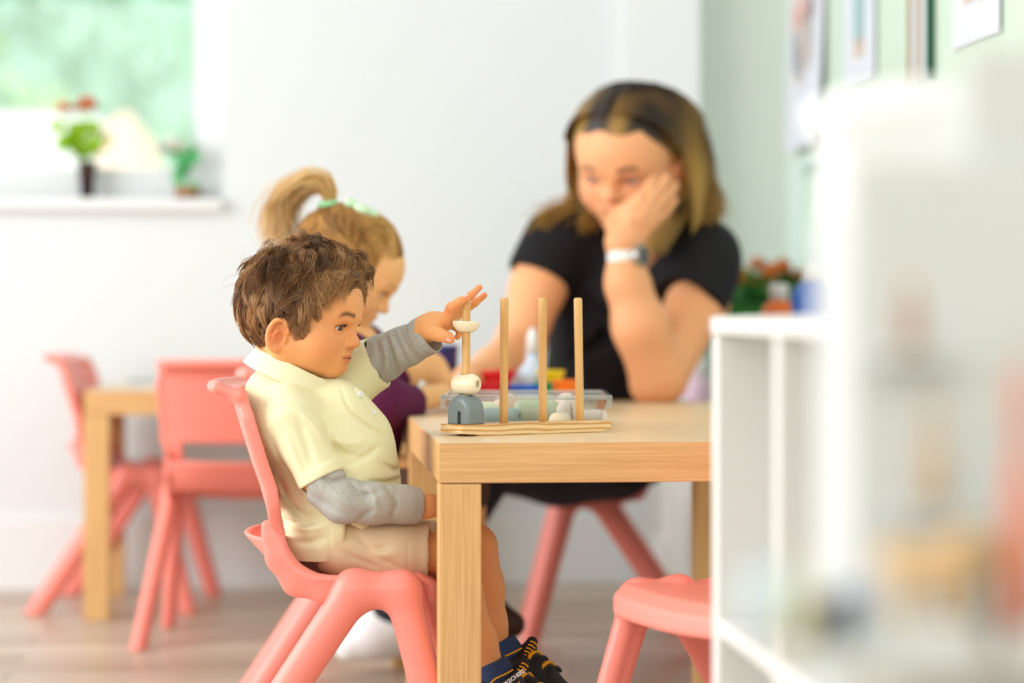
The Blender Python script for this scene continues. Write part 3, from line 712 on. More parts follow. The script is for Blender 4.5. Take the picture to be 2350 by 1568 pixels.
    return v
def head_cols(kind, V):
    base, blush, lip, brow = [np.array(c) for c in SK[kind]]
    x, y, z = V.T; ax = np.abs(x)
    c = np.tile(base, (len(V),1))
    def mixin(col, w_): 
        nonlocal c; w_ = np.clip(w_,0,1)[:,None]; c = c*(1-w_)+np.array(col)*w_
    g = lambda cx,cy,cz,r: np.exp(-(((ax-cx)**2+(y-cy)**2+(z-cz)**2)/r**2))
    mixin(blush, .34*g(.040,.055,-.034,.022)); mixin(blush, .40*g(0,.086,-.031,.011)); mixin(blush, .55*np.exp(-((ax-.072)**2+(y+.01)**2+(z+.026)**2)/.022**2))
    mixin(blush, .35*g(EYX,.074,-.004,.014)); mixin(blush, .2*g(0,.07,-.066,.013))
    m = np.clip(1.15-((ax/.0175)**2+((z+.0525)/(.0062+.0*ax))**2), 0, 1)*(y > .066); mixin(lip, np.clip(m*2,0,1)*.55)
    mixin(lip*np.array((.35,.3,.3)), np.exp(-((z+.0523-.0*ax)/.0010)**2)*(ax<.0175)*(y>.066)*.65)
    bz = .0082+.0030*np.exp(-((ax-.030)/.010)**2)-.0028*np.clip((ax-.036)/.010,0,1)
    wv = np.clip((ax-.012)/.004,0,1)*np.clip((.046-ax)/.010,0,1)
    mixin(brow, wv*np.exp(-((z-bz)/(.0034))**2)*(y>.045)*(.92 if kind!='girl' else .45))
    # lash line round the opening
    e = ((ax-EYX-.0012)/.0118)**2+((z-EYZ+.0004)/.0048)**2
    mixin(brow*.35, np.exp(-((e-1.05)/.22)**2)*(y>.066)*np.where(z>EYZ,.85,.30))
    return c
def eyeballs(H, gaze, parent, iris=(70,46,30)):
    for q in (-1,1):
        n1, n2 = 40, 24; V, F_, Cc = [], [], []
        gz = np.array(gaze, float); gz /= np.linalg.norm(gz)
        a_ = np.cross(gz, (0,0,1)); a_ /= np.linalg.norm(a_); b_ = np.cross(a_, gz)
        for j in range(n2+1):
            el = math.pi*j/n2
            for i in range(n1):
                az = 2*math.pi*i/n1; d = gz*math.cos(el)+(a_*math.cos(az)+b_*math.sin(az))*math.sin(el)
                bul = 1+.05*math.exp(-(el/.35)**2); V.append(np.array((q*EYX,EYY,EYZ))+d*ER*bul)
                r_ = el/.60
                Cc.append(lin((14,10,10)) if r_ < .42 else (lin(iris) if r_ < .92 else (lin((30,22,18)) if r_ < 1.03 else lin((232,228,226)))))
        for j in range(n2):
            for i in range(n1): k = (i+1)%n1; F_.append((j*n1+i,(j+1)*n1+i,(j+1)*n1+k,j*n1+k))
        link('eyeball', npmesh('eyeball', H.w(V), F_, Cc), M_eye, parent, True)
def lashes(H, parent, col=(30,20,16), r=.00022):
    P = []
    for q in (-1,1):
        for t in np.linspace(-1,1,34):
            x0 = q*(EYX+.0012+t*.0108); z0 = EYZ+.0024*math.sqrt(max(0,1-t*t))+.0002; y0 = EYY+math.sqrt(max(1e-6,.0136**2-(x0-q*EYX)**2-(z0-EYZ)**2))
            L = .0058*(1-.25*t*t); P.append([(x0+q*t*.001*u, y0+L*u*.9, z0+(-.0012*math.sin(u*2.2)+.0030*u*u)) for u in np.linspace(0,1,5)])
    V, F_ = tubes(H.xf(np.array(P).reshape(-1,3)).reshape(len(P),5,3), [r*H.s]*len(P)); link('eyelashes', npmesh('eyelashes', cw(V), F_, np.tile(lin(col),(len(V),1))), M_hair, parent)
def brows(H, parent, col, n=70, r=.00022, seed=2):
    R_ = np.random.RandomState(seed); P = []
    for q in (-1,1):
        for i in range(n):
            t = R_.uniform(0,1); ax = .012+t*.034; bz = .0072+.0030*math.exp(-((ax-.030)/.010)**2)-.0028*max(0,(ax-.036)/.010)+R_.uniform(-.0018,.0024)*(1-.5*t)
            y = .0795-.0135*((ax-.013)/.027)**1.4+.0062; L = R_.uniform(.004,.007)
            P.append([(q*(ax+L*u*.85), y-.35*L*u*(.4+t)-.0006, bz+L*u*.35*(1-1.3*t)) for u in np.linspace(0,1,4)])
    V, F_ = tubes(H.xf(np.array(P).reshape(-1,3)).reshape(len(P),4,3), [r*H.s]*len(P)); link('eyebrows', npmesh('eyebrows', cw(V), F_, np.tile(lin(col),(len(V),1))), M_hair, parent)
# ---- combed strands over an ellipsoid scalp (head-local coordinates)
SC_C = np.array((0,-.004,.020)); SC_R = np.array((.069,.084,.072))
def strands(n, K, mask, flow, lift, length, curl, seed, nclump=420, clump=.6, lower=None):
    R_ = np.random.RandomState(seed)
    D = R_.normal(size=(n*6,3)); D /= np.linalg.norm(D,axis=1)[:,None]; P0 = SC_C+D*SC_R
    P0 = P0[mask(P0)][:n]; n = len(P0)
    L = length(P0)*R_.uniform(.75,1.2,n); step = (L/(K-1))[:,None]
    seeds = P0[R_.choice(n, nclump, replace=False)]
    best = np.zeros(n,int); bd = np.full(n,9.)
    for i, s_ in enumerate(seeds):
        d = ((P0-s_)**2).sum(1); m = d < bd; bd[m] = d[m]; best[m] = i
    cph = R_.uniform(0,6.28,nclump)[best]; crn = R_.normal(size=(nclump,3))[best]; lf = R_.uniform(.55,1.35,nclump)[best]
    own = R_.normal(size=(n,3))*.13
    g0 = seeds[best]
    def run(P, own_):
        out = [P]; 
        for k in range(1,K):
            t = k/(K-1); d = flow(P, t)+crn*.34+own_
            nr = (P-SC_C)/SC_R**2; nr /= np.linalg.norm(nr,axis=1)[:,None]
            d = d-nr*(d*nr).sum(1)[:,None]; d /= np.linalg.norm(d,axis=1)[:,None]+1e-9
            side = np.cross(nr, d); cu = curl(P0)[:,None]
            d = d+side*(cu*np.sin(cph+t*7.0)[:,None]); P = P+d*step
            q = (P-SC_C)/SC_R; e = np.linalg.norm(q,axis=1)[:,None]
            hgt = (lift(P0,t)*lf)[:,None]*(1+cu*.35*np.cos(cph+t*7.0)[:,None])
            P = SC_C+(P-SC_C)/e*(1+hgt/np.linalg.norm((P-SC_C)/e,axis=1)[:,None])
            if lower is not None: P = lower(P, P0, t)
            out.append(P)
        return np.stack(out,1)
    A = run(P0, own); B = run(g0, own*0)
    w_ = (clump*np.linspace(0,1,K)**1.2)[None,:,None]
    return A*(1-w_)+(B+(P0-g0)[:,None,:]*.35)*w_, P0
# ------------------------------------------------------------------ the boy
boy = empty('person', tuple(PW(806,0,3.43)[:2])+(0,), 0, 'small boy in a pale yellow polo and grey sleeves reaching for the wooden peg', 'person')
bpy.context.view_layer.update()
def under(o, par): o.parent = par; o.matrix_parent_inverse = Matrix.Translation(-Vector(par.location)); return o
class PP:                                   # parent proxy so that world-space meshes keep their place
    pass
_link = link
def link(name, me, mat=None, parent=None, smooth=False):
    o = _link(name, me, mat, None, smooth)
    if parent is not None:
        if parent.get('category') == 'person' or parent.get('keepw'): under(o, parent)
        else: o.parent = parent
    return o
HB = Head(C(691,727,3.49), 17, 5, 0, 1.005)
hv = head_vol('boy', .0014)
V, F_ = hv.mesh(); V = relax(V, F_, 1, .4); parts = [(HB.xf(V), F_, head_cols('boy', V))]
sk = np.array(SK['boy'][0]); bl_ = np.array(SK['boy'][1])
# body under the clothes, legs, arms, hands
v = Vol(*[f(C(510,1640,3.2), C(1240,640,3.76)) for f in (np.minimum, np.maximum)], .0030)
Q = lambda px,py,D: C(px,py,D+.07)
QF = lambda px,py,D: C(px,py,D+.07*min(1,max(0,(985-px)/150)))
QH = C
v.chain([Q(668,850,3.42),Q(705,990,3.42),Q(760,1080,3.42),Q(770,1215,3.42)],[.030,.040,.050,.050],k=.02,sy=1.1)
v.chain([Q(680,990,3.36),Q(725,1095,3.315),Q(785,1152,3.31),Q(975,1162,3.35),Q(1035,1160,3.38)],[.026,.021,.020,.0165,.0150],k=.01)
v.cone(Q(1030,1160,3.375),Q(1075,1168,3.39),.017,.015,k=.01,sy=1.2)                  # near hand, palm
for i,(dx,dy) in enumerate(((30,-14),(34,-2),(32,10),(26,20))): v.chain([Q(1068,1160+dy*.6,3.385+.006*i),Q(1080+dx*.5,1166+dy,3.386+.006*i),Q(1078+dx*.7,1184+dy,3.386+.006*i)],[.0062,.0056,.0048],k=.002)
v.chain([Q(790,1250,3.38),Q(900,1264,3.38),Q(1045,1268,3.40)],[.030,.029,.029],k=.02)
v.chain([Q(1040,1278,3.405),Q(1060,1370,3.41),Q(1100,1470,3.415),Q(1128,1540,3.42)],[.032,.0300,.0245,.0195],k=.012)
v.chain([Q(780,1235,3.48),Q(930,1255,3.485),Q(1085,1252,3.49)],[.030,.029,.032],k=.02)
v.chain([Q(1088,1258,3.49),Q(1105,1350,3.495),Q(1120,1430,3.50),Q(1140,1500,3.50)],[.034,.0325,.027,.021],k=.012)
v.chain([QF(785,905,3.50),QF(875,828,3.52),QF(960,768,3.53)],[.020,.019,.017],k=.01)
V, F_ = v.mesh(); V = relax(V, F_, 1); n_ = V
cc = np.tile(sk, (len(V),1)); kn = np.exp(-(((V-Q(1062,1262,3.39))**2).sum(1))/.035**2)[:,None]*.35; cc = cc*(1-kn)+bl_*kn
parts.append((V, F_, cc))
# reaching hand: wrist, palm, thumb and fingers around the peg
v = Vol(*[f(C(945,820,3.44), C(1135,640,3.60)) for f in (np.minimum, np.maximum)], .0010)
v.cone(QH(945,768,3.525),QH(985,752,3.520),.0185,.0180,k=.01)
v.cone(QH(985,752,3.520),QH(1022,738,3.512),.0185,.0135,k=.012,sy=1.1)
v.cone(QH(1000,742,3.530),QH(1036,734,3.535),.0160,.0105,k=.012,sy=1.3)
v.chain([QH(985,760,3.505),QH(1008,768,3.492),QH(1026,774,3.482),QH(1034,778,3.478)],[.0125,.0098,.0078,.0066],k=.005)         # thumb
v.chain([QH(1024,734,3.500),QH(1035,706,3.488),QH(1053,693,3.484),QH(1070,685,3.484)],[.0088,.0070,.0060,.0050],k=.004)        # index
v.chain([QH(1034,728,3.520),QH(1056,704,3.522),QH(1080,679,3.520),QH(1100,660,3.518)],[.0082,.0066,.0058,.0046],k=.0035)       # middle
v.chain([QH(1036,734,3.535),QH(1062,716,3.540),QH(1090,695,3.538),QH(1112,678,3.535)],[.0082,.0064,.0056,.0044],k=.003)        # ring
v.chain([QH(1028,744,3.548),QH(1046,750,3.550),QH(1056,762,3.545),QH(1050,774,3.540)],[.0074,.0056,.0050,.0042],k=.003)        # little finger, curled
for a, r_ in ((QH(1035,706,3.484),.0016),(QH(1053,693,3.480),.0013)): v.ell(a,(r_*2.6,r_*2,r_*2),k=.004)
v.cone(QH(1023,768,3.4740),QH(1019,780,3.4750),.0005,.0005,k=.002,op='s'); v.cone(QH(1050,699,3.4785),QH(1056,702,3.4785),.0004,.0004,k=.0015,op='s')
V, F_ = v.mesh(); V = relax(V, F_, 1, .4)
tip = np.zeros(len(V))
for p_ in (QH(1034,778,3.478),QH(1070,685,3.484),QH(1102,658,3.518),QH(1114,676,3.535),QH(1035,706,3.488),QH(1080,680,3.52)): tip = np.maximum(tip, np.exp(-((V-p_)**2).sum(1)/.013**2))
cc = sk*(1-.5*tip[:,None])+bl_*1.05*.5*tip[:,None]; parts.append((V, F_, cc))
V, F_, c_ = join(parts); body = link('body', npmesh('body', cw(V), F_, c_), M_skin, boy, True)
def nail(p, n_dir, along, w_, l_):
    n_dir = np.array(n_dir,float)/np.linalg.norm(n_dir); a = np.array(along,float); a -= n_dir*(a@n_dir); a /= np.linalg.norm(a); b = np.cross(n_dir,a); V, F_ = [], []
    for j in range(7):
        for i in range(7):
            u, w2 = (i-3)/3, (j-3)/3; r2 = 1-.12*max(0,abs(u)-.5); V.append(p+a*l_*w2*math.sqrt(max(.05,1-.35*u*u))+b*w_*u*math.sqrt(max(.3,1-.5*max(0,w2)**4))-n_dir*(.35*w_*u*u+.12*l_*w2*w2))
    for j in range(6):
        for i in range(6): F_.append((j*7+i,j*7+i+1,(j+1)*7+i+1,(j+1)*7+i))
    o = link('fingernail', npmesh('fingernail', cw(np.array(V)), F_), M_nail, boy, True); m = o.modifiers.new('s','SOLIDIFY'); m.thickness = .0006; m.offset = 0; return o
nail(QH(1031,779,3.4718)+np.array((0,0,0)), (.15,-1,.15), (1,0,-.45), .0034, .0040)
nail(QH(1068,680,3.4815)+np.array((0,0,.0012)), (-.35,-.45,.9), (1,0,.3), .0027, .0034)
eyeballs(HB, (-.10,.90,-.30), boy); lashes(HB, boy); brows(HB, boy, (84,54,32), 260, .00028)
# ---- hair
PLY = np.array([(-.10,-.050),(-.036,-.048),(-.030,-.030),(-.020,-.012),(-.004,-.001),(.008,-.002),(.014,-.014),(.020,-.030),(.026,-.022),(.033,-.006),(.044,.016),(.058,.036),(.072,.052),(.10,.066)])
def hairline(P, off=0): return P[:,2] > np.interp(P[:,1], PLY[:,0], PLY[:,1])+off
def mask_b(P): return hairline(P)
def topw(P): return np.clip((P[:,2]-.045)/.035,0,1)*np.clip((P[:,1]+.07)/.04,0,1)
def frontw(P): return np.clip((P[:,1]-.02)/.04,0,1)*np.clip((P[:,2]-.035)/.03,0,1)
def flow_b(P, t):
    cr = np.array((.008,-.052,.078)); d = P-cr; d /= np.linalg.norm(d,axis=1)[:,None]+1e-6
    side = np.clip((np.abs(P[:,0])-.03)/.03,0,1)[:,None]
    dn = np.array((0,-.10,-1.0)); d = d*(1-.6*side)+dn*side*.9
    d = d+np.array((0,.35,0))*np.clip((P[:,1]-.0)/.05,0,1)[:,None]*(1-side)
    return d
def lift_b(P0, t): return .0035+.0085*math.sin(min(1,t*1.25)*1.7)*(1+1.35*topw(P0)+.65*frontw(P0)) 
def len_b(P): return (.036+.020*topw(P)+.010*frontw(P))*np.clip((P[:,2]-np.interp(P[:,1],PLY[:,0],PLY[:,1]))/.035,.38,1)
def curl_b(P): return .14+.50*topw(P)+.75*frontw(P)
def lower_b(P, P0, t):
    P = P.copy(); y = P[:,1]; P[:,1] = np.where(y > .080, .080+.22*(y-.080), y); return P
S1, P0 = strands(25000, 11, mask_b, flow_b, lift_b, len_b, curl_b, 4, 520, .72, lower_b)
# forehead curls hanging over the hairline
def paint_h(P0, seed, base=(156,110,68), var=(214,164,108), dark=(88,58,36)):
    R_ = np.random.RandomState(seed); n = len(P0); f = sines(10, 160, 8)(P0[:,0],P0[:,1],P0[:,2]*.5)
    t = np.clip(.5+.42*f+R_.normal(size=n)*.22,0,1)[:,None]
    c = np.where(t<.5, np.array(lin(dark))*(1-2*t)+np.array(lin(base))*2*t, np.array(lin(base))*(2-2*t)+np.array(lin(var))*(2*t-1)); return c
def strand_obj(name, S, cols, r, H, parent, mat_=None, K=10):
    n = len(S); V, F_ = tubes(H.xf(S.reshape(-1,3)).reshape(n,-1,3), r); c = np.repeat(cols, S.shape[1]*3, axis=0)
    return V, F_, c
rb = np.random.RandomState(5)
hp = [strand_obj('h', S1, paint_h(P0,1), rb.uniform(.00018,.00038,len(S1)), HB, boy)]
# ringlets on the fringe
def ringlet(c, ax_, R0, turns, n, seed, rr=.0042):
    R_ = np.random.RandomState(seed); out = []
    ax_ = np.array(ax_,float); ax_ /= np.linalg.norm(ax_); a = np.cross(ax_,(.3,.2,1)); a /= np.linalg.norm(a); b = np.cross(ax_,a); t = np.linspace(0,1,10)
    for i in range(n):
        o_ = R_.normal(size=3)*rr*.45; ph = R_.normal()*.25; q = R_.uniform(.75,1.15)
        ang = t*turns*6.283+ph; rad = R0*q*(1-.35*t)
        out.append(np.array(c)+o_+ax_*(t*R_.uniform(.006,.014)-.004)[:,None]+a*(rad*np.cos(ang))[:,None]+b*(rad*np.sin(ang))[:,None])
    return out
rg = []
for i,(px,py,dx,R0,ax_) in enumerate(((800,640,-.045,.0115,(1,.3,.1)),(806,612,-.030,.0125,(1,.2,.3)),(786,596,-.05,.011,(1,.1,.5)),(812,648,-.012,.011,(1,.3,.0)),(812,628,.012,.012,(1,.2,.2)),(775,650,-.058,.009,(1,.1,.2)),
        (760,575,-.040,.012,(.8,.3,.6)),(740,558,-.02,.012,(.6,.3,.8)),(772,612,-.058,.011,(1,0,.3)),(796,622,-.055,.010,(1,.1,.1)),(720,556,-.035,.011,(.5,.2,.8)),(750,600,-.06,.011,(1,0,.4)),(815,640,.03,.011,(1,.2,.2)),(804,606,.02,.012,(1,.2,.2)),(700,550,-.01,.010,(.3,.3,.9)))):
    py -= 8+(10 if py>600 else 0); px -= 13; R0 *= .92; y_ = (px-686+.30*dx*1630)/1549; z_ = (727-py)/1605+y_*.087
    rg += ringlet((dx,y_,z_), ax_, R0, .8, 110, 40+i)
rg = np.array(rg); hp.append(strand_obj('h', rg, paint_h(rg[:,0],3,(136,96,60),(186,140,94),(88,62,42)), rb.uniform(.00018,.00034,len(rg)), HB, boy))
# flyaways along the crown
fly, Pf = strands(200, 10, lambda P: hairline(P)&(P[:,2]>.055), flow_b, lambda P0,t: .006+.024*t*t, lambda P: .050+0*P[:,0], lambda P: .9+0*P[:,0], 12, 60, .1)
hp.append(strand_obj('h', fly, paint_h(Pf,6,(160,126,88),(190,160,120),(120,90,60)), np.full(len(fly),.00016), HB, boy))
# scalp layer under the strands
vh = Vol((-.095,-.11,-.08),(.095,.115,.135),.0022)
vh.ell(SC_C,SC_R+np.array((.0055,.0065,.0090)),k=0); vh.ell((0,.045,.066),(.044,.040,.028),k=.02)
ply = PLY
vh.fn(lambda X,Y,Z: (np.interp(Y.ravel(), ply[:,0], ply[:,1]).reshape(Y.shape)+.0035-Z)*.75+0*X, .004, 'i')
fz = sines(14,260,9,(1,1,.35)); vh.wrinkle(.0014, fz)
Vh, Fh = vh.mesh(); hp.append((HB.xf(Vh), Fh, np.tile(lin((96,66,42)),(len(Vh),1))))
V, F_, c_ = join(hp); link('hair', npmesh('hair', cw(V), F_, c_), M_hair, boy)
# ---- polo shirt
def cyl_frame(e1, n):
    e1 = np.array(e1,float); e1 /= np.linalg.norm(e1); n = np.array(n,float); n -= e1*(n@e1); n /= np.linalg.norm(n); return np.stack([e1,np.cross(n,e1),n])
v = Vol(*[f(C(500,1330,3.20), C(960,755,3.80)) for f in (np.minimum, np.maximum)], .0018)
v.chain([Q(676,912,3.42),Q(705,975,3.42),Q(748,1035,3.42),Q(785,1090,3.42),Q(782,1150,3.42),Q(762,1215,3.42),Q(748,1262,3.42)],[.040,.062,.074,.076,.074,.068,.062],k=.03,sy=1.28)
v.chain([Q(628,902,3.42),Q(655,955,3.42),Q(690,1010,3.42)],[.038,.052,.062],k=.03,sy=1.2)
v.cone(Q(785,932,3.40),Q(845,990,3.42),.028,.027,k=.04)
v.cone(Q(650,935,3.35),Q(640,1000,3.35),.036,.038,k=.03)
v.cone(Q(664,968,3.325),Q(738,1098,3.305),.0435,.0325,k=.025,capb=True)         # near sleeve
v.cone(Q(728,1078,3.307),Q(739,1101,3.305),.0345,.0345,k=.003,capa=True,capb=True)
v.cone(Q(739,1102,3.305),Q(760,1145,3.30),.0300,.0300,k=.002,op='s')
v.chain([Q(745,945,3.475),Q(815,866,3.505)],[.042,.037],k=.03)
v.cone(QF(815,860,3.505),QF(866,832,3.52),.037,.0385,k=.02,capb=True)              # far sleeve
v.cone(QF(846,842,3.515),QF(867,832,3.52),.0405,.0402,k=.003,capa=True,capb=True)
v.cone(QF(866,832,3.52),QF(900,812,3.53),.0330,.033,k=.002,op='s')
# hem with its side vent
v.fn(lambda X,Y,Z: (-(Z-C(0,1298,3.42)[2])+ (X-C(700,0,3.42)[0])*-.12)+0*Y, .004, 'i')
hx, hz = C(786,1196,3.34)[0], C(786,1196,3.34)[2]
v.fn(lambda X,Y,Z: np.maximum(-(X-(hx-.002)), (Z-(hz-.8*np.clip(X-hx,0,.037)+1.0*np.maximum(X-hx-.037,0)))*.75)+0*Y, .004, 's')
YM = 3.50
for pts, amp, w_ in (([(649,862),(658,895),(670,921)],.0009,.0011),([(603,985),(612,952),(647,930),(682,921),(721,928),(752,951),(762,985)],.0012,.0013),([(690,1104),(725,1090),(765,1068)],.0006,.0012),
    ([(757,975),(768,1012),(800,1037),(830,1040)],.0045,.0050),([(808,1056),(834,1048),(872,1024)],.0030,.0045),([(850,1098),(890,1104),(928,1100)],.0035,.0040),([(700,935),(745,975),(772,1020)],-.0030,.0060),([(780,985),(800,1010),(850,1010)],-.0028,.007),
    ([(645,1095),(664,1140),(703,1180),(742,1168)],.0045,.0055),([(650,1190),(712,1194),(762,1172)],.0035,.0045),([(655,1160),(700,1205),(760,1195)],-.0025,.006),([(665,1235),(710,1238),(760,1222)],.0025,.006),([(766,1192),(767,1235),(766,1278)],.0010,.0012),([(700,1292),(742,1285),(784,1270)],.0008,.0011),
    ([(786,890),(805,940),(850,978),(888,1004)],.0022,.0022),([(808,868),(836,918),(884,982)],.0012,.0016),([(640,990),(655,1040),(690,1090)],.0020,.0060),([(700,960),(720,1010),(735,1060)],.0022,.0055),([(670,985),(695,1040),(710,1080)],-.0022,.006),([(730,900),(760,925),(800,935)],.0018,.005),([(880,1060),(905,1080),(930,1085)],.0025,.004)):
    v.crease(pts, 3.47, amp*(1.7 if w_ > .002 else 1), w_, YM)
w1 = sines(12,42,3,(1,1,.6)); w2 = sines(12,110,6); v.wrinkle(.0020, w1); v.wrinkle(.0006, w2)
vobj('polo_shirt', v, M_polo, boy, it=1)
# collar: a tilted ring whose lower edge stands out
def ring_band(name, c, e1, n, A, B, hgt, th, flare, mat_, h=.0016, cut=None, wob=0, parent=None):
    M = cyl_frame(e1, n); c = np.array(c); R = max(A,B)+.03
    v = Vol(c-R, c+R, h)
    def f(X,Y,Z):
        x,y,z = X-c[0],Y-c[1],Z-c[2]; a = M[0,0]*x+M[0,1]*y+M[0,2]*z; b = M[1,0]*x+M[1,1]*y+M[1,2]*z; q = M[2,0]*x+M[2,1]*y+M[2,2]*z
        s_ = 1-flare*q; rad = np.sqrt((a/(A*s_))**2+(b/(B*s_))**2)
        d = np.maximum(np.abs((rad-1)*min(A,B)*1.05)-th, np.abs(q)-hgt)
        d = -smin(-(np.abs((rad-1)*min(A,B)*1.05)-th), -(np.abs(q)-hgt), .004)
        if cut: d = np.maximum(d, -cut(a,b,q))
        return d
    v.F[:] = 1; v.fn(f); 
    if wob: v.wrinkle(wob, sines(8,60,4))
    return vobj(name, v, mat_, parent or boy, it=2)
ring_band('collar', Q(672,858,3.42), (.885,0,-.40), (.42,0,.90), .0665, .0600, .0150, .0030, 5.5, M_collar, cut=lambda a,b,q: np.maximum(-(a-.045), np.abs(b)-.010-(.022-q)*.5), wob=.0008)
# placket and buttons
tube('placket', [cw(Q(*p)) for p in ((812,892,3.385),(838,925,3.388),(862,960,3.392),(884,992,3.40))], .0052, M_collar, None, 12, .2)
under(bpy.data.objects['placket'], boy)
for p in ((826,905,3.380),(856,948,3.386)):
    o = lathe('button', [(.001,0),(.0045,0),(.0048,.001),(.0045,.002),(.001,.0018)], M_cap, None, 20); o.rotation_euler = (math.radians(65),math.radians(30),0); o.location = cw(Q(*p)); under(o, boy)
# ---- grey undershirt sleeves
v = Vol(*[f(C(680,1235,3.22), C(995,1040,3.52)) for f in (np.minimum, np.maximum)], .0020)
v.chain([Q(722,1060,3.308),Q(748,1118,3.303),Q(790,1150,3.300),Q(860,1155,3.312),Q(925,1158,3.332)],[.0285,.0285,.0300,.0285,.0245],k=.012)
v.cone(Q(915,1158,3.332),Q(958,1162,3.345),.0245,.0235,k=.012,capb=True)
v.cone(Q(926,1159,3.335),Q(960,1162,3.345),.0252,.0242,k=.003,capa=True,capb=True)
v.cone(Q(952,1161,3.343),Q(1000,1165,3.355),.0210,.0205,k=.002,op='s')
for pts, amp, w_ in (([(738,1084),(763,1106),(805,1092)],.0042,.0042),([(700,1120),(755,1158),(805,1182)],.0026,.0045),([(880,1112),(912,1150),(898,1190)],.0030,.0042),([(800,1098),(833,1138),(876,1126)],.0034,.0045),([(765,1125),(800,1150),(840,1170)],-.0028,.006),
    ([(845,1110),(868,1150),(860,1190)],-.0026,.006),([(820,1195),(850,1170),(868,1165)],.0028,.004),([(912,1112),(910,1160),(906,1206)],.0012,.0013),([(725,1110),(745,1140),(775,1165)],.0022,.004)): v.crease(pts, 3.375, amp*(1.5 if w_ > .002 else 1), w_*.85)
v.wrinkle(.0011, sines(12,95,21)); vobj('grey_sleeve', v, M_grey, boy, it=2)
v = Vol(*[f(C(825,925,3.42), C(1050,700,3.74)) for f in (np.minimum, np.maximum)], .0018)
v.chain([QF(830,850,3.51),QF(880,822,3.52),QF(930,795,3.525)],[.0320,.0315,.0285],k=.015)
cA = QF(930,795,3.525); cB = QF(988,766,3.528)
v.cone(cA,cB,.0285,.0290,k=.012,capb=True)
v.cone(QF(962,779,3.526),QF(989,765,3.528),.0300,.0298,k=.003,capa=True,capb=True)
v.cone(QF(972,774,3.526),QF(1030,745,3.53),.0250,.0262,k=.002,op='s')
for pts, amp, w_ in (([(863,780),(876,830),(862,882)],.0036,.0042),([(884,768),(899,811),(908,860)],.0036,.0040),([(900,760),(921,803),(940,842)],.0034,.0040),([(873,775),(888,820),(888,870)],-.0026,.005),([(893,765),(910,805),(925,850)],-.0024,.0045),
    ([(928,738),(933,772),(960,803),(1000,822)],.0010,.0016),([(945,735),(950,765),(975,795)],-.0012,.004),([(915,750),(932,790),(960,830)],.0026,.0035)): v.crease(pts, 3.53, amp*(1.25 if pts[0][0] < 905 else 1), w_, 3.56)
v.wrinkle(.0009, sines(12,100,22)); vobj('grey_sleeve', v, M_grey, boy, it=2)
# ---- shorts
v = Vol(*[f(C(700,1370,3.25), C(1080,1150,3.76)) for f in (np.minimum, np.maximum)], .0024)
v.chain([Q(775,1230,3.42),Q(800,1245,3.42)],[.058,.055],k=.03,sy=1.2)
v.cone(Q(790,1250,3.365),Q(905,1258,3.372),.0425,.0400,k=.03); v.cone(Q(905,1258,3.372),Q(976,1263,3.38),.0400,.0390,k=.02,capb=True)
v.cone(Q(956,1262,3.38),Q(983,1263,3.38),.0412,.0408,k=.002,capa=True,capb=True)
v.cone(Q(966,1262,3.378),Q(1050,1268,3.39),.0355,.0365,k=.002,op='s')
v.cone(Q(800,1250,3.475),Q(905,1252,3.48),.0425,.0400,k=.03); v.cone(Q(905,1252,3.48),Q(1000,1256,3.485),.0400,.0390,k=.02,capb=True)
for pts, amp, w_ in (([(860,1216),(900,1228),(942,1240)],.0012,.0012),([(938,1222),(938,1270),(941,1316)],.0012,.0012),([(824,1225),(862,1258),(900,1244)],.0032,.0050),([(782,1256),(833,1281),(872,1298)],.0030,.0050),([(880,1275),(905,1290),(930,1300)],.0026,.004),([(850,1240),(880,1270),(915,1262)],-.0026,.006)): v.crease(pts, 3.44, amp*(1.3 if w_ > .002 else 1), w_*.85, YM)
v.wrinkle(.0013, sines(12,75,31)); vobj('shorts', v, M_khaki, boy, it=2)
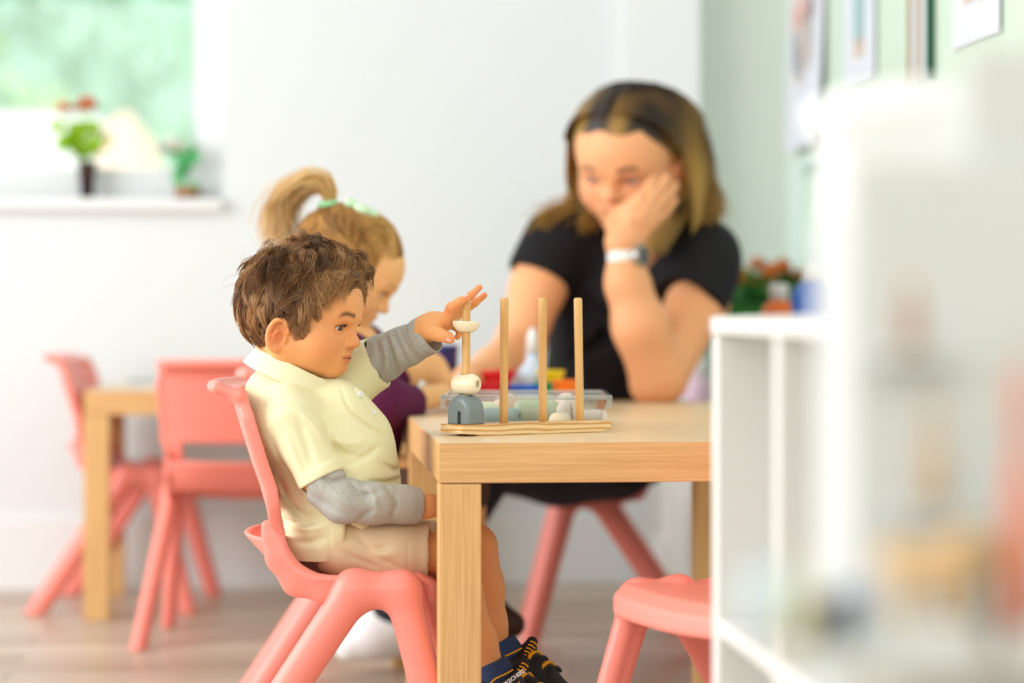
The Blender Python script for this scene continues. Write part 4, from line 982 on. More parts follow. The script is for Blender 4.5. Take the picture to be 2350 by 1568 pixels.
# ---- socks and shoes
M_shoe = mat('black_mesh_shoe', lin((20,18,20)), .7, bump=('vor',1500,.3,.0005)); M_yel = mat('yellow_trim', lin((238,164,20)), .6); M_gum = mat('dark_grey_label', lin((72,66,68)), .6)
def foot(px, py, D, name_far):
    d = lambda x, y, z=0: Q(px+x, py+y, D+z)
    v = Vol(np.minimum(d(-75,110,-.07),d(135,-75,-.07)), np.maximum(d(135,-75,.07),d(-75,110,.07)), .0016)
    v.chain([d(-16,-40),d(6,10),d(16,40)],[.0225,.0245,.026],k=.01,capa=False)
    n_ = np.array((.38,0,-.92)); p0 = d(-8,-28); v.fn(lambda X,Y,Z: -((X-p0[0])*n_[0]+(Z-p0[2])*n_[2])+0*Y, .003, 'i')
    vobj('sock', v, M_denim, boy)
    v = Vol(np.minimum(d(-80,130,-.07),d(190,-75,-.07)), np.maximum(d(190,-75,.07),d(-80,130,.07)), .0018)
    v.chain([d(0,58),d(38,44),d(78,66),d(125,92)],[.031,.030,.026,.019],k=.02,sy=1.1); v.cone(d(-22,44),d(-16,84),.022,.026,k=.02)
    v.cone(d(-6,-20),d(12,34),.0252,.0256,k=.004,op='s'); v.chain([d(40,26,-.004),d(54,0,-.004),d(64,-22,-.004)],[.013,.0105,.0085],k=.008); v.cone(d(20,104),d(120,122),.022,.016,k=.01)
    sh = vobj('shoe', v, M_shoe, boy)
    def st(n, pts, r_, m):
        o = tube(n, [cw(d(*p)) for p in pts], r_, m, None, 8); o.parent = sh; return o
    for i in range(6):
        x, y = 67-i*4.6, -25+i*7.5; st('tongue_stripe', [(x-7,y+1,-.0145-i*.0016),(x+1,y+3,-.0160-i*.0018),(x+8,y+10,-.0125-i*.0020)], .0013, M_yel)
    st('collar_trim', [(-38,66,-.033),(-26,36,-.0335),(0,12,-.0325),(26,0,-.024),(40,-8,-.018)], .0014, M_yel)
    for i in range(4): st('lace', [(56+i*15,18+i*12,-.026),(60+i*15,8+i*12,-.0225),(66+i*15,2+i*12,-.016),(72+i*15,0+i*12,-.006),(78+i*15,1+i*12,.004),(84+i*15,8+i*12,.014)], .0030, M_yel if i%2==0 else M_shoe)
    return d
dN = foot(1137, 1546, 3.415, False); dF = foot(1157, 1496, 3.50, True)
# woven label with its lettering on the near shoe
bm = bmesh.new(); lab = [dN(12,22,-.036),dN(50,-6,-.030),dN(80,32,-.034),dN(42,66,-.040)]
vs = [bm.verts.new(cw(p)) for p in lab]; f = bm.faces.new(vs); bmesh.ops.solidify(bm, geom=[f], thickness=.001); me = bpy.data.meshes.new('tongue_label'); bm.to_mesh(me); bm.free(); link('tongue_label', me, M_gum, boy)
def text_on(txt, p, xdir, size, m, name='lettering'):
    cu = bpy.data.curves.new('t','FONT'); cu.body = txt; cu.size = size; cu.extrude = .0003; cu.offset = .0003; ob = bpy.data.objects.new('t', cu); COL.objects.link(ob); bpy.context.view_layer.update()
    me = bpy.data.meshes.new_from_object(ob.evaluated_get(bpy.context.evaluated_depsgraph_get())); bpy.data.objects.remove(ob)
    x = np.array(xdir,float); x /= np.linalg.norm(x); nrm = np.array((.30,-.9,.32)); nrm -= x*(nrm@x); nrm /= np.linalg.norm(nrm); up = np.cross(nrm,x)
    co = np.zeros(len(me.vertices)*3); me.vertices.foreach_get('co', co); co = co.reshape(-1,3); W_ = np.array(p)+co[:,:1]*x+co[:,1:2]*up+co[:,2:3]*nrm
    me.vertices.foreach_set('co', cw(W_).ravel()); me.update(); link(name, me, m, boy)
text_on('SKECHERS', dN(22,30,-.0395), np.array(dN(62,1,-.0335))-dN(22,30,-.0395), .0078, M_cap); text_on('S-TRAX', dN(32,43,-.041), np.array(dN(70,16,-.035))-dN(32,43,-.041), .0062, M_yel)
# ------------------------------------------------------------------ the woman
Q = C
woman = empty('person', tuple(PW(1400,0,5.1)[:2])+(0,), 0, 'woman in a black t-shirt resting her cheek on her hand at the table', 'person')
HW_ = Head(C(1448,360,4.97), 116, 22, -4, 1.50)
hv = head_vol('woman', .0022); V, F_ = hv.mesh(); V = relax(V, F_, 1, .4); parts = [(HW_.xf(V), F_, head_cols('woman', V))]
skw = np.array(SK['woman'][0])
v = Vol(*[f(C(1020,1560,4.5), C(1760,440,5.5)) for f in (np.minimum, np.maximum)], .0060)
v.chain([Q(1478,560,5.05),Q(1475,640,5.08),Q(1400,800,5.10),Q(1400,1000,5.12)],[.05,.085,.08,.08],k=.03,sy=1.0)
# image-right arm: shoulder, elbow on the table, forearm up to the cheek
v.chain([Q(1625,600,5.02),Q(1600,700,4.95),Q(1520,868,4.84)],[.058,.060,.050],k=.03)
v.chain([Q(1505,865,4.83),Q(1470,750,4.80),Q(1440,650,4.80),Q(1430,585,4.80)],[.052,.052,.040,.031],k=.03)
v.cone(Q(1508,880,4.83),Q(1480,893,4.82),.030,.026,k=.02)
# image-left arm: down and out to the table
v.chain([Q(1270,560,5.02),Q(1235,660,4.98),Q(1190,800,4.90)],[.050,.054,.050],k=.03)
v.chain([Q(1190,800,4.90),Q(1130,845,4.72),Q(1085,870,4.60)],[.050,.038,.028],k=.02)
# lap and legs under the table
v.chain([Q(1400,1055,5.15),Q(1250,1060,5.04),Q(1130,1058,4.90)],[.05,.05,.045],k=.03,sy=1.1)
V, F_ = v.mesh(); V = relax(V, F_, 1); parts.append((V, F_, np.tile(skw,(len(V),1))))
v = Vol(*[f(C(1360,600,4.6), C(1590,380,5.0)) for f in (np.minimum, np.maximum)], .0026)
v.cone(Q(1430,590,4.80),Q(1432,560,4.80),.030,.033,k=.01)
v.cone(Q(1432,552,4.80),Q(1462,500,4.795),.034,.040,k=.02,sy=.7); v.cone(Q(1440,540,4.79),Q(1480,478,4.80),.030,.030,k=.02,sy=.7)
for pts, rs in (([Q(1450,505,4.775),Q(1470,455,4.785),Q(1492,425,4.80),Q(1500,412,4.81)],[.0125,.0105,.0095,.008]),([Q(1470,500,4.775),Q(1497,452,4.79),Q(1520,425,4.81),Q(1530,408,4.82)],[.0125,.0110,.0095,.0085]),
               ([Q(1485,505,4.785),Q(1518,462,4.80),Q(1540,438,4.83),Q(1548,425,4.84)],[.0120,.0105,.0095,.008]),([Q(1490,520,4.80),Q(1528,485,4.82),Q(1548,460,4.84)],[.0115,.0095,.0080]),
               ([Q(1425,560,4.78),Q(1405,520,4.79),Q(1408,495,4.80),Q(1425,480,4.80)],[.0140,.0115,.0100,.0085])): v.chain(pts, rs, k=.006)
V, F_ = v.mesh(); V = relax(V, F_, 1, .4); parts.append((V, F_, np.tile(skw*.98,(len(V),1))))
v = Vol(*[f(C(1030,930,4.45), C(1130,800,4.75)) for f in (np.minimum, np.maximum)], .0028)
v.cone(Q(1095,862,4.62),Q(1072,872,4.58),.030,.030,k=.02,sy=1.2)
for i in range(4): v.chain([Q(1072,868,4.55+.018*i),Q(1056,872,4.545+.018*i),Q(1046,886,4.545+.018*i)],[.0105,.0095,.0080],k=.003)
v.chain([Q(1085,862,4.555),Q(1070,872,4.53),Q(1058,880,4.525)],[.012,.011,.009],k=.004)
V, F_ = v.mesh(); parts.append((V, F_, np.tile(skw,(len(V),1))))
V, F_, c_ = join(parts); link('body', npmesh('body', cw(V), F_, c_), M_skin, woman, True)
eyeballs(HW_, (0,.85,-.60), woman); lashes(HW_, woman); brows(HW_, woman, (60,42,32), 60)
# t-shirt
v = Vol(*[f(C(1130,1160,4.6), C(1790,440,5.5)) for f in (np.minimum, np.maximum)], .0055)
v.chain([Q(1478,585,5.08),Q(1455,660,5.10),Q(1405,780,5.11),Q(1385,900,5.12),Q(1385,1040,5.14)],[.085,.135,.128,.118,.130],k=.05)
v.cone(Q(1300,565,5.05),Q(1600,590,5.06),.062,.070,k=.05)
v.cone(Q(1606,596,5.03),Q(1576,708,4.93),.082,.078,k=.04,capb=True)
v.cone(Q(1555,640,5.0),Q(1600,620,4.99),.07,.07,k=.04)
v.cone(Q(1560,725,4.90),Q(1545,790,4.86),.074,.07,k=.003,op='s')
v.cone(Q(1285,562,5.03),Q(1235,645,4.99),.078,.068,k=.04,capb=True); v.cone(Q(1238,640,4.99),Q(1215,700,4.97),.061,.06,k=.003,op='s')
v.cone(Q(1478,500,5.04),Q(1466,560,5.0),.075,.060,k=.01,op='s')
for pts in ([(1330,700,4.985),(1400,740,4.975),(1470,700,4.975)],[(1320,820,5.0),(1380,780,4.99),(1450,790,4.985)],[(1600,640,4.91),(1560,670,4.90),(1520,660,4.90)]): v.chain([Q(*p) for p in pts],[.008]*3,k=.03,op='s')
v.wrinkle(.004, sines(12,26,41)); vobj('black_t_shirt', v, M_black, woman, it=2)
v = Vol(*[f(C(760,1600,4.3), C(1560,1000,5.5)) for f in (np.minimum, np.maximum)], .0065)
v.chain([Q(1410,1050,5.16),Q(1280,1062,5.05),Q(1120,1058,4.90)],[.098,.088,.066],k=.03,sy=1.4)
v.chain([Q(1120,1066,4.84),Q(1020,1230,4.78),Q(905,1390,4.72)],[.064,.050,.042],k=.03)
v.wrinkle(.003, sines(10,30,42)); vobj('dark_trousers', v, M_trouser, woman, it=2)
# white trainer
v = Vol(*[f(C(740,1560,4.5), C(960,1340,4.95)) for f in (np.minimum, np.maximum)], .0040)
v.chain([Q(905,1455,4.74),Q(860,1462,4.73),Q(805,1488,4.72)],[.046,.044,.032],k=.03,sy=.95); v.cone(Q(905,1410,4.74),Q(905,1440,4.74),.048,.05,k=.02)
v.fn(lambda X,Y,Z: -(Z-C(0,1512,4.73)[2])+0*X+0*Y, .006, 'i'); vobj('white_trainer', v, M_cap, woman)
o = tube('trainer_sole', [cw(Q(*p)) for p in ((930,1508,4.73),(860,1509,4.73),(795,1510,4.72))], .030, mat('rubber_sole', lin((150,140,130)),.7), None, 14); 
bpy.data.objects.remove(o)
# watch
tr_ = cyl_frame((1,0,.05),(0,0,1)); c0 = Q(1433,590,4.80)
def wband():
    v = Vol(c0-.06, c0+.06, .0022); v.cone(c0+np.array((0,0,-.013)), c0+np.array((0,0,.013)), .0345,.0345,k=0,capa=True,capb=True); v.cone(c0+np.array((0,0,-.03)), c0+np.array((0,0,.03)), .0305,.0305,k=0,op='s'); return v
wb_ = vobj('watch_band', wband(), M_cap, woman)
d_ = np.array((.80,-.55,.05)); d_ /= np.linalg.norm(d_); e_ = np.cross(d_,(0,0,1))
v = Vol(c0-.075, c0+.075, .002); v.cone(c0+d_*.032, c0+d_*.045, .024,.023,k=.0,capa=True,capb=True); vobj('watch_case', v, mat('brushed_steel', lin((170,165,160)),.3,metal=.8), woman)
v = Vol(c0-.075, c0+.075, .002); v.cone(c0+d_*.040, c0+d_*.0475, .0185,.0185,k=.0,capa=True,capb=True); vobj('watch_face', v, mat('black_glass', (.01,.01,.015),.1,coat=1), woman)
# hair: volume plus combed strands
def hair_cols(P, seed, H):
    L = (P-H.o)@H.M/H.s; f = sines(10, 90, seed, (1.4,1.0,.12))(L[:,0],L[:,1],L[:,2]); z = L[:,2]
    t = np.clip((.085-z)/.10,0,1)*.75+.40*f; t = np.clip(t,0,1)[:,None]
    a, b, c = [np.array(lin(q)) for q in ((46,32,24),(184,140,66),(226,188,118))]
    t2 = np.clip((.0-z)/.14,0,1)[:,None]; return (a*(1-t)+b*t)*(1-t2*.6)+c*t2*.6
def long_strands(H, n, seed, side, K=14):
    R_ = np.random.RandomState(seed); out = []
    ph = R_.uniform(-1.15,1.95,n)                       # where around the head the strand falls: 0 = over the ear, + = towards the back
    pa = R_.uniform(-.25,1,n)
    for a, q in zip(ph, pa):
        root = np.array((side*.006, .060-.125*(q+.25)/1.25, .0)); e = 1-(root[1]-SC_C[1])**2/SC_R[1]**2; root[2] = SC_C[2]+SC_R[2]*math.sqrt(max(.02,e))+.004
        yend = .035-.085*(q+.25)/1.25+R_.normal()*.008; P = []
        for t in np.linspace(0,1,K):
            if t < .45:
                u = t/.45; th = u*1.5; x = side*(.006+(.078+R_.normal()*.0)*math.sin(th)); z = SC_C[2]+ (SC_R[2]+.009)*math.cos(th)*math.sqrt(max(.05,1-((yend*u+root[1]*(1-u)-SC_C[1])/(SC_R[1]+.012))**2)); y = root[1]*(1-u)+yend*u-.006*math.sin(u*3.1)
                if u > .4 and yend > .005: y = y-.03*(u-.4)
            else:
                u = (t-.45)/.55; x = side*(.084-.004*u+.012*math.sin(u*3)); z0 = SC_C[2]+.005; z = z0-u*(.150+.02*pa[0]); y = yend-.03-.012*u if yend>.005 else yend-.004*u
            P.append((x+R_.normal()*.0006,y+R_.normal()*.0006,z))
        out.append(P)
    return np.array(out)
hp = []
for side, n, sd in ((1,2600,1),(-1,2200,2)):
    S = long_strands(HW_, n, sd, side); X_ = HW_.xf(S.reshape(-1,3)).reshape(n,-1,3)
    V, F_ = tubes(X_, np.random.RandomState(sd).uniform(.0011,.0020,n), 3, .5); hp.append((V, F_, hair_cols(V, 11, HW_)))
v = Vol((-.10,-.115,-.15),(.10,.115,.115),.003)
v.ell(SC_C,SC_R+np.array((.006,.008,.007)),k=0)
for q in (-1,1): v.chain([(q*.062,-.035,.01),(q*.070,-.040,-.05),(q*.074,-.042,-.115)],[.018,.016,.011],k=.02,sy=2.0)
v.cone((0,-.062,.0),(0,-.068,-.11),.03,.02,k=.03)
v.fn(lambda X,Y,Z: np.minimum(np.interp(Y.ravel(),[-.11,-.02,.0,.02,.06,.11],[-.2,-.14,-.01,.012,.050,.066]).reshape(Y.shape)-Z, 1)+0*X, .004, 'i')
v.wrinkle(.0016, sines(10,160,19,(1,1,.1))); V, F_ = v.mesh(); V = HW_.xf(V); hp.append((V, F_, hair_cols(V, 11, HW_)))
R_ = np.random.RandomState(77)
def lock(pts, n, spread, r_):
    P = np.array([Q_ for Q_ in pts]); out = []
    for i in range(n):
        o_ = R_.normal(size=3)*spread; out.append(P+o_*np.linspace(.5,1.2,len(P))[:,None]+R_.normal(size=P.shape)*.0012)
    X_ = np.array(out); V, F_ = tubes(X_, R_.uniform(r_*.7,r_*1.2,n), 3, .5); hp.append((V, F_, hair_cols(V, 11, HW_)))
lock([Q(1352,330,5.0),Q(1345,400,5.03),Q(1345,450,5.05),Q(1315,480,5.03),Q(1275,498,5.0),Q(1250,510,4.98)], 420, np.array((.012,.012,.010)), .0018)
lock([Q(1350,360,5.0),Q(1352,440,5.02),Q(1350,490,5.0),Q(1345,520,4.98)], 260, np.array((.010,.012,.008)), .0018)
lock([Q(1560,330,5.02),Q(1590,400,5.02),Q(1612,450,5.01),Q(1618,500,5.0)], 520, np.array((.018,.016,.010)), .0018)
lock([Q(1560,380,4.98),Q(1570,450,4.95),Q(1540,510,4.93),Q(1500,565,4.90)], 260, np.array((.008,.010,.008)), .0016)
V, F_, c_ = join(hp); link('hair', npmesh('hair', cw(V), F_, c_), M_hair, woman)
# ------------------------------------------------------------------ the girl
girl = empty('person', tuple(PW(800,0,4.3)[:2])+(0,), 0, 'blonde girl with a high ponytail in a plum top, behind the boy', 'person')
HG = Head(C(795,618,4.25), 2, 27, 0, 1.08)
hv = head_vol('girl', .002); V, F_ = hv.mesh(); V = relax(V, F_, 1, .4); parts = [(HG.xf(V), F_, head_cols('girl', V))]
skg = np.array(SK['girl'][0])
v = Vol(*[f(C(640,1560,4.0), C(1120,640,4.6)) for f in (np.minimum, np.maximum)], .0045)
v.chain([Q(775,730,4.26),Q(790,830,4.26),Q(800,980,4.26),Q(790,1100,4.26)],[.038,.07,.075,.07],k=.03)
v.chain([Q(820,830,4.17),Q(870,930,4.16),Q(935,925,4.22),Q(985,912,4.32)],[.036,.032,.026,.020],k=.02)
v.chain([Q(850,800,4.38),Q(915,860,4.42),Q(985,850,4.46),Q(1020,880,4.44)],[.036,.032,.030,.022],k=.02)
v.cone(Q(985,912,4.32),Q(1015,905,4.35),.021,.020,k=.01,sy=1.3)
for i in range(4): v.chain([Q(1012,900,4.325+.015*i),Q(1028,898,4.33+.015*i),Q(1038,908,4.335+.015*i)],[.0085,.0075,.0065],k=.003)
v.cone(Q(1008,908,4.32),Q(1022,915,4.315),.009,.007,k=.004)
v.chain([Q(800,1110,4.2),Q(960,1110,4.22),Q(1080,1130,4.24)],[.055,.046,.038],k=.02); v.chain([Q(1080,1130,4.24),Q(1110,1270,4.26),Q(1115,1400,4.30)],[.036,.030,.022],k=.02)
v.chain([Q(800,1110,4.34),Q(960,1110,4.36),Q(1085,1130,4.36)],[.055,.046,.038],k=.02); v.chain([Q(1085,1130,4.36),Q(1120,1270,4.38),Q(1125,1400,4.38)],[.036,.030,.022],k=.02)
V, F_ = v.mesh(); V = relax(V, F_, 1); parts.append((V, F_, np.tile(skg,(len(V),1))))
V, F_, c_ = join(parts); link('body', npmesh('body', cw(V), F_, c_), M_skin, girl, True)
eyeballs(HG, (0,.8,-.7), girl); lashes(HG, girl, (90,60,40))
v = Vol(*[f(C(650,1180,3.98), C(1000,740,4.62)) for f in (np.minimum, np.maximum)], .0040)
v.chain([Q(785,800,4.26),Q(800,870,4.26),Q(805,980,4.26),Q(795,1110,4.26)],[.055,.080,.088,.082],k=.03,sy=1.2)
v.chain([Q(825,835,4.17),Q(872,925,4.16),Q(938,925,4.22)],[.044,.042,.034],k=.03,capb=False); v.cone(Q(937,925,4.22),Q(980,914,4.30),.03,.03,k=.002,op='s')
v.chain([Q(835,800,4.38),Q(905,862,4.42)],[.044,.040],k=.03); v.wrinkle(.0022, sines(12,50,51)); vobj('plum_top', v, M_purple, girl, it=2)
ring_band('white_collar', Q(792,765,4.26), (.9,0,-.40), (.40,0,.90), .052, .052, .010, .003, 5, M_cap, h=.002, parent=girl)
v = Vol(*[f(C(640,1250,4.0), C(1180,1040,4.6)) for f in (np.minimum, np.maximum)], .005)
for D_ in (4.2,4.34): v.chain([Q(790,1115,D_),Q(950,1112,D_+.02),Q(1060,1122,D_+.02)],[.066,.056,.050],k=.02)
vobj('trousers', v, mat('brown_trousers', lin((96,70,62)),.9), girl)
M_boot = mat('dark_brown_leather', lin((58,24,12)), .5)
for D_ in (4.30,4.38):
    v = Vol(*[f(C(1060,1500,4.18), C(1240,1340,4.5)) for f in (np.minimum, np.maximum)], .004)
    v.chain([Q(1112,1372,D_),Q(1118,1425,D_),Q(1150,1430,D_),Q(1180,1434,D_)],[.032,.034,.028,.020],k=.02); vobj('brown_boot', v, M_boot, girl)
for i, (a, b) in enumerate(((0,2.2),)):
    ring_ = [Q(968+3*math.cos(t),918,4.29)+np.array((.004*math.cos(t),.026*math.cos(t),.030*math.sin(t))) for t in np.linspace(0,6.283,22)]
    for p in ring_[:-1]:
        V, F_ = tubes(np.array([[p-(.0,0,.0045),p,p+(0,0,.0045)]]), [.005], 8, .1)
        pass
    v = Vol(Q(968,918,4.29)-.05, Q(968,918,4.29)+.05, .0018)
    for p in ring_: v.ell(p,(.0052,.0052,.0052),k=.0)
    vobj('bead_bracelet', v, M_cap, girl)
# girl's hair: swept back to a high ponytail
tie = np.array((0,-.072,.074))
gp = []
R_ = np.random.RandomState(9)
def maskg(P): return P[:,2] > np.interp(P[:,1],[-.10,-.04,-.01,.01,.03,.055,.07,.10],[-.055,-.05,-.03,-.012,-.004,.022,.046,.06])
def flowg(P, t): d = tie-P; return d/(np.linalg.norm(d,axis=1)[:,None]+1e-6)
S, P0g = strands(5200, 9, maskg, flowg, lambda P0,t: .005+.006*t, lambda P: np.minimum(.075, np.linalg.norm(P-tie,axis=1)*.97+.001), lambda P: 0*P[:,0]+.06, 14, 300, .3)
colg = paint_h(P0g,16,(206,148,74),(240,192,116),(136,92,46)); gp.append(strand_obj('h', S, colg, R_.uniform(.0006,.0011,len(S)), HG, girl))
pt = []
pth = np.array([(0,-.070,.074),(0,-.080,.098),(0,-.100,.108),(0,-.124,.096),(0,-.138,.066),(0,-.138,.030),(0,-.124,.0)])
for i in range(900):
    r_ = R_.normal(size=3)*np.array((.010,.009,.009)); sp = np.linspace(.25,1.35,len(pth))[:,None]; pt.append(pth+r_*sp+R_.normal(size=3)*.0015*np.arange(len(pth))[:,None])
pt = np.array(pt); gp.append(strand_obj('h', pt, paint_h(pt[:,0],17,(228,176,100),(248,216,160),(186,132,68)), R_.uniform(.0008,.0014,len(pt)), HG, girl))
v = Vol((-.09,-.11,-.08),(.09,.11,.125),.003); v.ell(SC_C,SC_R+np.array((.004,.005,.0055)),k=0); v.cone(tie-(0,0,.015),tie,.016,.012,k=.02)
v.fn(lambda X,Y,Z: (np.interp(Y.ravel(),[-.10,-.04,-.01,.01,.03,.055,.07,.10],[-.055,-.05,-.03,-.012,-.004,.022,.046,.06]).reshape(Y.shape)-Z)*.8+0*X, .004, 'i')
V, F_ = v.mesh(); gp.append((HG.xf(V), F_, np.tile(lin((170,124,68)),(len(V),1))))
V, F_, c_ = join(gp); link('hair', npmesh('hair', cw(V), F_, c_), M_hair, girl)
M_mint = mat('mint_ribbon', lin((150,214,160)), .7); M_mint2 = mat('pale_mint_ribbon', lin((206,236,196)), .7)
V, F_ = [], []
v = Vol((-.05,-.11,.05),(.05,-.03,.11),.002)
for t in np.linspace(0,6.283,13): v.ell(np.array((.013*math.cos(t),-.074+.010*math.sin(t),.080+.007*math.sin(t))),(.006,.006,.006),k=.003)
vobj('hair_tie', v, M_mint, girl, xf=HG.w)
v = Vol((-.06,-.05,.06),(.06,.04,.14),.002)
for a in range(5):
    t = a*1.256+.3; v.ell(np.array((-.014+.018*math.cos(t),-.024+.022*math.sin(t),.0985)),(.013,.015,.008),k=.002)
v.cone((-.01,-.016,.100),(-.028,.0,.097),.006,.004,k=.004); vobj('hair_bow', v, M_mint2, girl, xf=HG.w)
# ================================================================== things on the tables
def wl2(t): t['keepw'] = 1; return t
A0 = Vector((PW(1040,0,3.485).x, PW(1040,0,3.485).y, 0)); A1 = Vector((PW(1372,0,3.625).x, PW(1372,0,3.625).y, 0))
ang = math.atan2(A1.y-A0.y, A1.x-A0.x); mid = (A0+A1)/2
rack = empty('peg_rack', (mid.x,mid.y,TZ), ang, 'pine base with four upright wooden pegs on the front corner of the table', 'stacking toy')
LB = .262; bm = bmesh.new()
pr = [(-LB/2,.0035),(-LB/2,.0165),(LB/2,.0165),(LB/2,.0045),(LB/2-.018,0),(-LB/2+.030,0),(-LB/2+.022,.0020)]
f0 = [bm.verts.new((x,-.030,z)) for x,z in pr]; f1 = [bm.verts.new((x,.030,z)) for x,z in pr]
bm.faces.new(f0); bm.faces.new(f1[::-1])
for i in range(len(pr)): j=(i+1)%len(pr); bm.faces.new((f0[i],f1[i],f1[j],f0[j]))
bmesh.ops.recalc_face_normals(bm, faces=bm.faces[:]); bmesh.ops.bevel(bm, geom=bm.edges[:], offset=.0012, segments=2, affect='EDGES')
finish('base', bm, M_pine, rack)
def loc_on_rack(px):        # along the base's centre line
    best = min(np.linspace(-.13,.13,400), key=lambda u: abs(proj(mid+Vector((math.cos(ang),math.sin(ang),0))*u+Vector((0,0,TZ)))[0]-px)); return best
def proj(w_):
    x, y, z = w_; X = x*CT-y*ST; Y = x*ST+y*CT; return 1175+FPX*X/Y, 725-FPX*(z-EYE)/Y, Y
U = [loc_on_rack(q) for q in (1069,1156,1246,1331)]
for i, u in enumerate(U):
    h = (.0155, .1995); lean = (-.0005,-.0012,.0008,.0035)[i]; pts = [(u-lean*(t-.0)**1.3*1.0 if False else u+(-lean if i==3 else lean)*t, 0, h[0]-.004+(h[1]-h[0])*t) for t in np.linspace(0,1,9)]
    V, F_, = [], []
    prof = [(0,.0)]+[(.00625,q) for q in np.linspace(0,.965,8)]+[(.0061,.985),(.0050,.998),(0,1.0)]
    n = 28
    for r_, t in prof:
        for k in range(n): a = 6.2832*k/n; V.append((u-lean*t+max(r_,1e-4)*math.cos(a), max(r_,1e-4)*math.sin(a), .012+(.188)*t))
    for j in range(len(prof)-1):
        for k in range(n): F_.append((j*n+k,j*n+(k+1)%n,(j+1)*n+(k+1)%n,(j+1)*n+k))
    link('peg', npmesh('peg', V, F_), M_peg, rack, True)
M_cream = mat('cream_painted_wood', lin((246,234,204)), .32, coat=.2); M_slate = mat('slate_painted_wood', lin((122,134,136)), .34, coat=.2); M_sage = mat('sage_painted_wood', lin((196,206,180)), .34, coat=.2)
M_peach = mat('peach_painted_wood', lin((240,208,186)), .36, coat=.2); M_blush = mat('blush_painted_wood', lin((246,226,216)), .36, coat=.2); M_celadon = mat('blue_grey_painted_wood', lin((150,172,172)), .34, coat=.2); M_lime = mat('pale_green_painted_wood', lin((222,228,196)), .36, coat=.2)
pw = mid+Vector((math.cos(ang),math.sin(ang),0))*U[0]
def shape(name, build, m, loc, rz, label, cat='block', group=None, h=.0011, lo=(-.035,)*3, hi=(.035,)*3, rx=0, ry=0):
    v = Vol(lo, hi, h); build(v); V, F_ = v.mesh(); V = relax(V, F_, 2, .5)
    o = link(name, npmesh(name, V, F_), m, None, True); o.location = loc; o.rotation_euler = (rx,ry,rz); tag(o, label, cat, group); return o
def arch(v):
    def f(X,Y,Z):
        q = np.where(Z > .0165, np.sqrt((X/.0235)**2+(np.maximum(Z-.0165,0)/.0265)**2)-1, np.abs(X)/.0235-1)*.0235
        yy = np.abs(Y)-.0185
        return np.maximum(-smin(-q, -yy, .0105), -smin(Z+0*X+0*Y, .3+0*X+0*Y, .001) if False else -Z)
    v.fn(f); v.box((.002,0,.006),(.0030,.03,.0125),rnd=.003,k=.001,op='s'); v.cone((0,0,-.01),(0,0,.06),.0069,k=.0008,op='s')
shape('arch_block', arch, M_slate, (pw.x,pw.y,TZ+.0167), -.78, 'slate grey arch block at the bottom of the first peg', 'block', lo=(-.03,-.026,-.004), hi=(.03,.026,.05))
def bead(v):
    v.cone((-.0085,0,0),(.0085,0,0),.0142,k=0); v.ell((0,0,0),(.0245,.0145,.0145),k=.006); v.fn(lambda X,Y,Z: np.abs(X)-.0232+0*Y+0*Z, .006, 'i')
    v.cone((-.04,0,0),(.04,0,0),.0056,k=.0025,op='s'); v.cone((0,0,-.04),(0,0,.04),.0069,k=.0008,op='s')
shape('bead_block', bead, M_cream, (pw.x,pw.y,TZ+.0167+.043+.0144), -.62, 'cream barrel bead with a side hole, on top of the grey arch', 'block')
def bowl(v):
    v.ell((0,0,.012),(.0210,.0170,.0200),k=0); v.fn(lambda X,Y,Z: Z-.0105+0*X+0*Y, .002, 'i'); v.fn(lambda X,Y,Z: -(Z+.0065)+0*X+0*Y, .003, 'i'); v.cone((0,0,-.04),(0,0,.04),.0069,k=.0008,op='s')
shape('half_moon_block', bowl, M_cream, (pw.x,pw.y,.70-(751-725)/FPX*3.5-.002), .1, 'cream half moon block the boy slides down the first peg', 'block', ry=.05)
# clear tray
c = PW(1207,0,3.79); M_clear = bpy.data.materials.new('clear_acrylic'); M_clear.use_nodes = True; g = M_clear.node_tree; g.nodes.clear()
go = g.nodes.new('ShaderNodeOutputMaterial'); gt = g.nodes.new('ShaderNodeBsdfTransparent'); gt.inputs[0].default_value = (.93,.95,.95,1); gg = g.nodes.new('ShaderNodeBsdfGlossy'); gg.inputs['Roughness'].default_value = .08; lw = g.nodes.new('ShaderNodeLayerWeight'); lw.inputs[0].default_value = .35
gm = g.nodes.new('ShaderNodeMixShader'); ad = g.nodes.new('ShaderNodeMath'); ad.operation = 'MULTIPLY_ADD'; ad.inputs[1].default_value = .6; ad.inputs[2].default_value = .06
g.links.new(lw.outputs['Facing'], ad.inputs[0]); g.links.new(ad.outputs[0], gm.inputs[0]); g.links.new(gt.outputs[0], gm.inputs[1]); g.links.new(gg.outputs[0], gm.inputs[2]); g.links.new(gm.outputs[0], go.inputs[0])
tray = empty('clear_tray', (c.x,c.y,TZ), -TH, 'clear plastic tray of pastel wooden beads behind the peg rack', 'tray')
def tbox(name, b, h_, t_, parent):    # open tray with sloping walls: b = bottom half sizes, t_ = top half sizes
    bm = bmesh.new(); w_ = .0022
    def loop(hx, hy, z): return [bm.verts.new((sx*hx, sy*hy, z)) for sx,sy in ((-1,-1),(1,-1),(1,1),(-1,1))]
    A = loop(b[0],b[1],0); B = loop(t_[0],t_[1],h_); Cc = loop(t_[0]-w_,t_[1]-w_,h_); D = loop(b[0]-w_,b[1]-w_,w_)
    bm.faces.new(A[::-1]); bm.faces.new(D)
    for P_, Q_ in ((A,B),(B,Cc),(Cc,D)):
        for i in range(4): j=(i+1)%4; bm.faces.new((P_[i],P_[j],Q_[j],Q_[i]))
    bmesh.ops.recalc_face_normals(bm, faces=bm.faces[:]); return finish(name, bm, M_clear, parent)
tbox('walls', (.112,.110), .050, (.122,.120), tray)
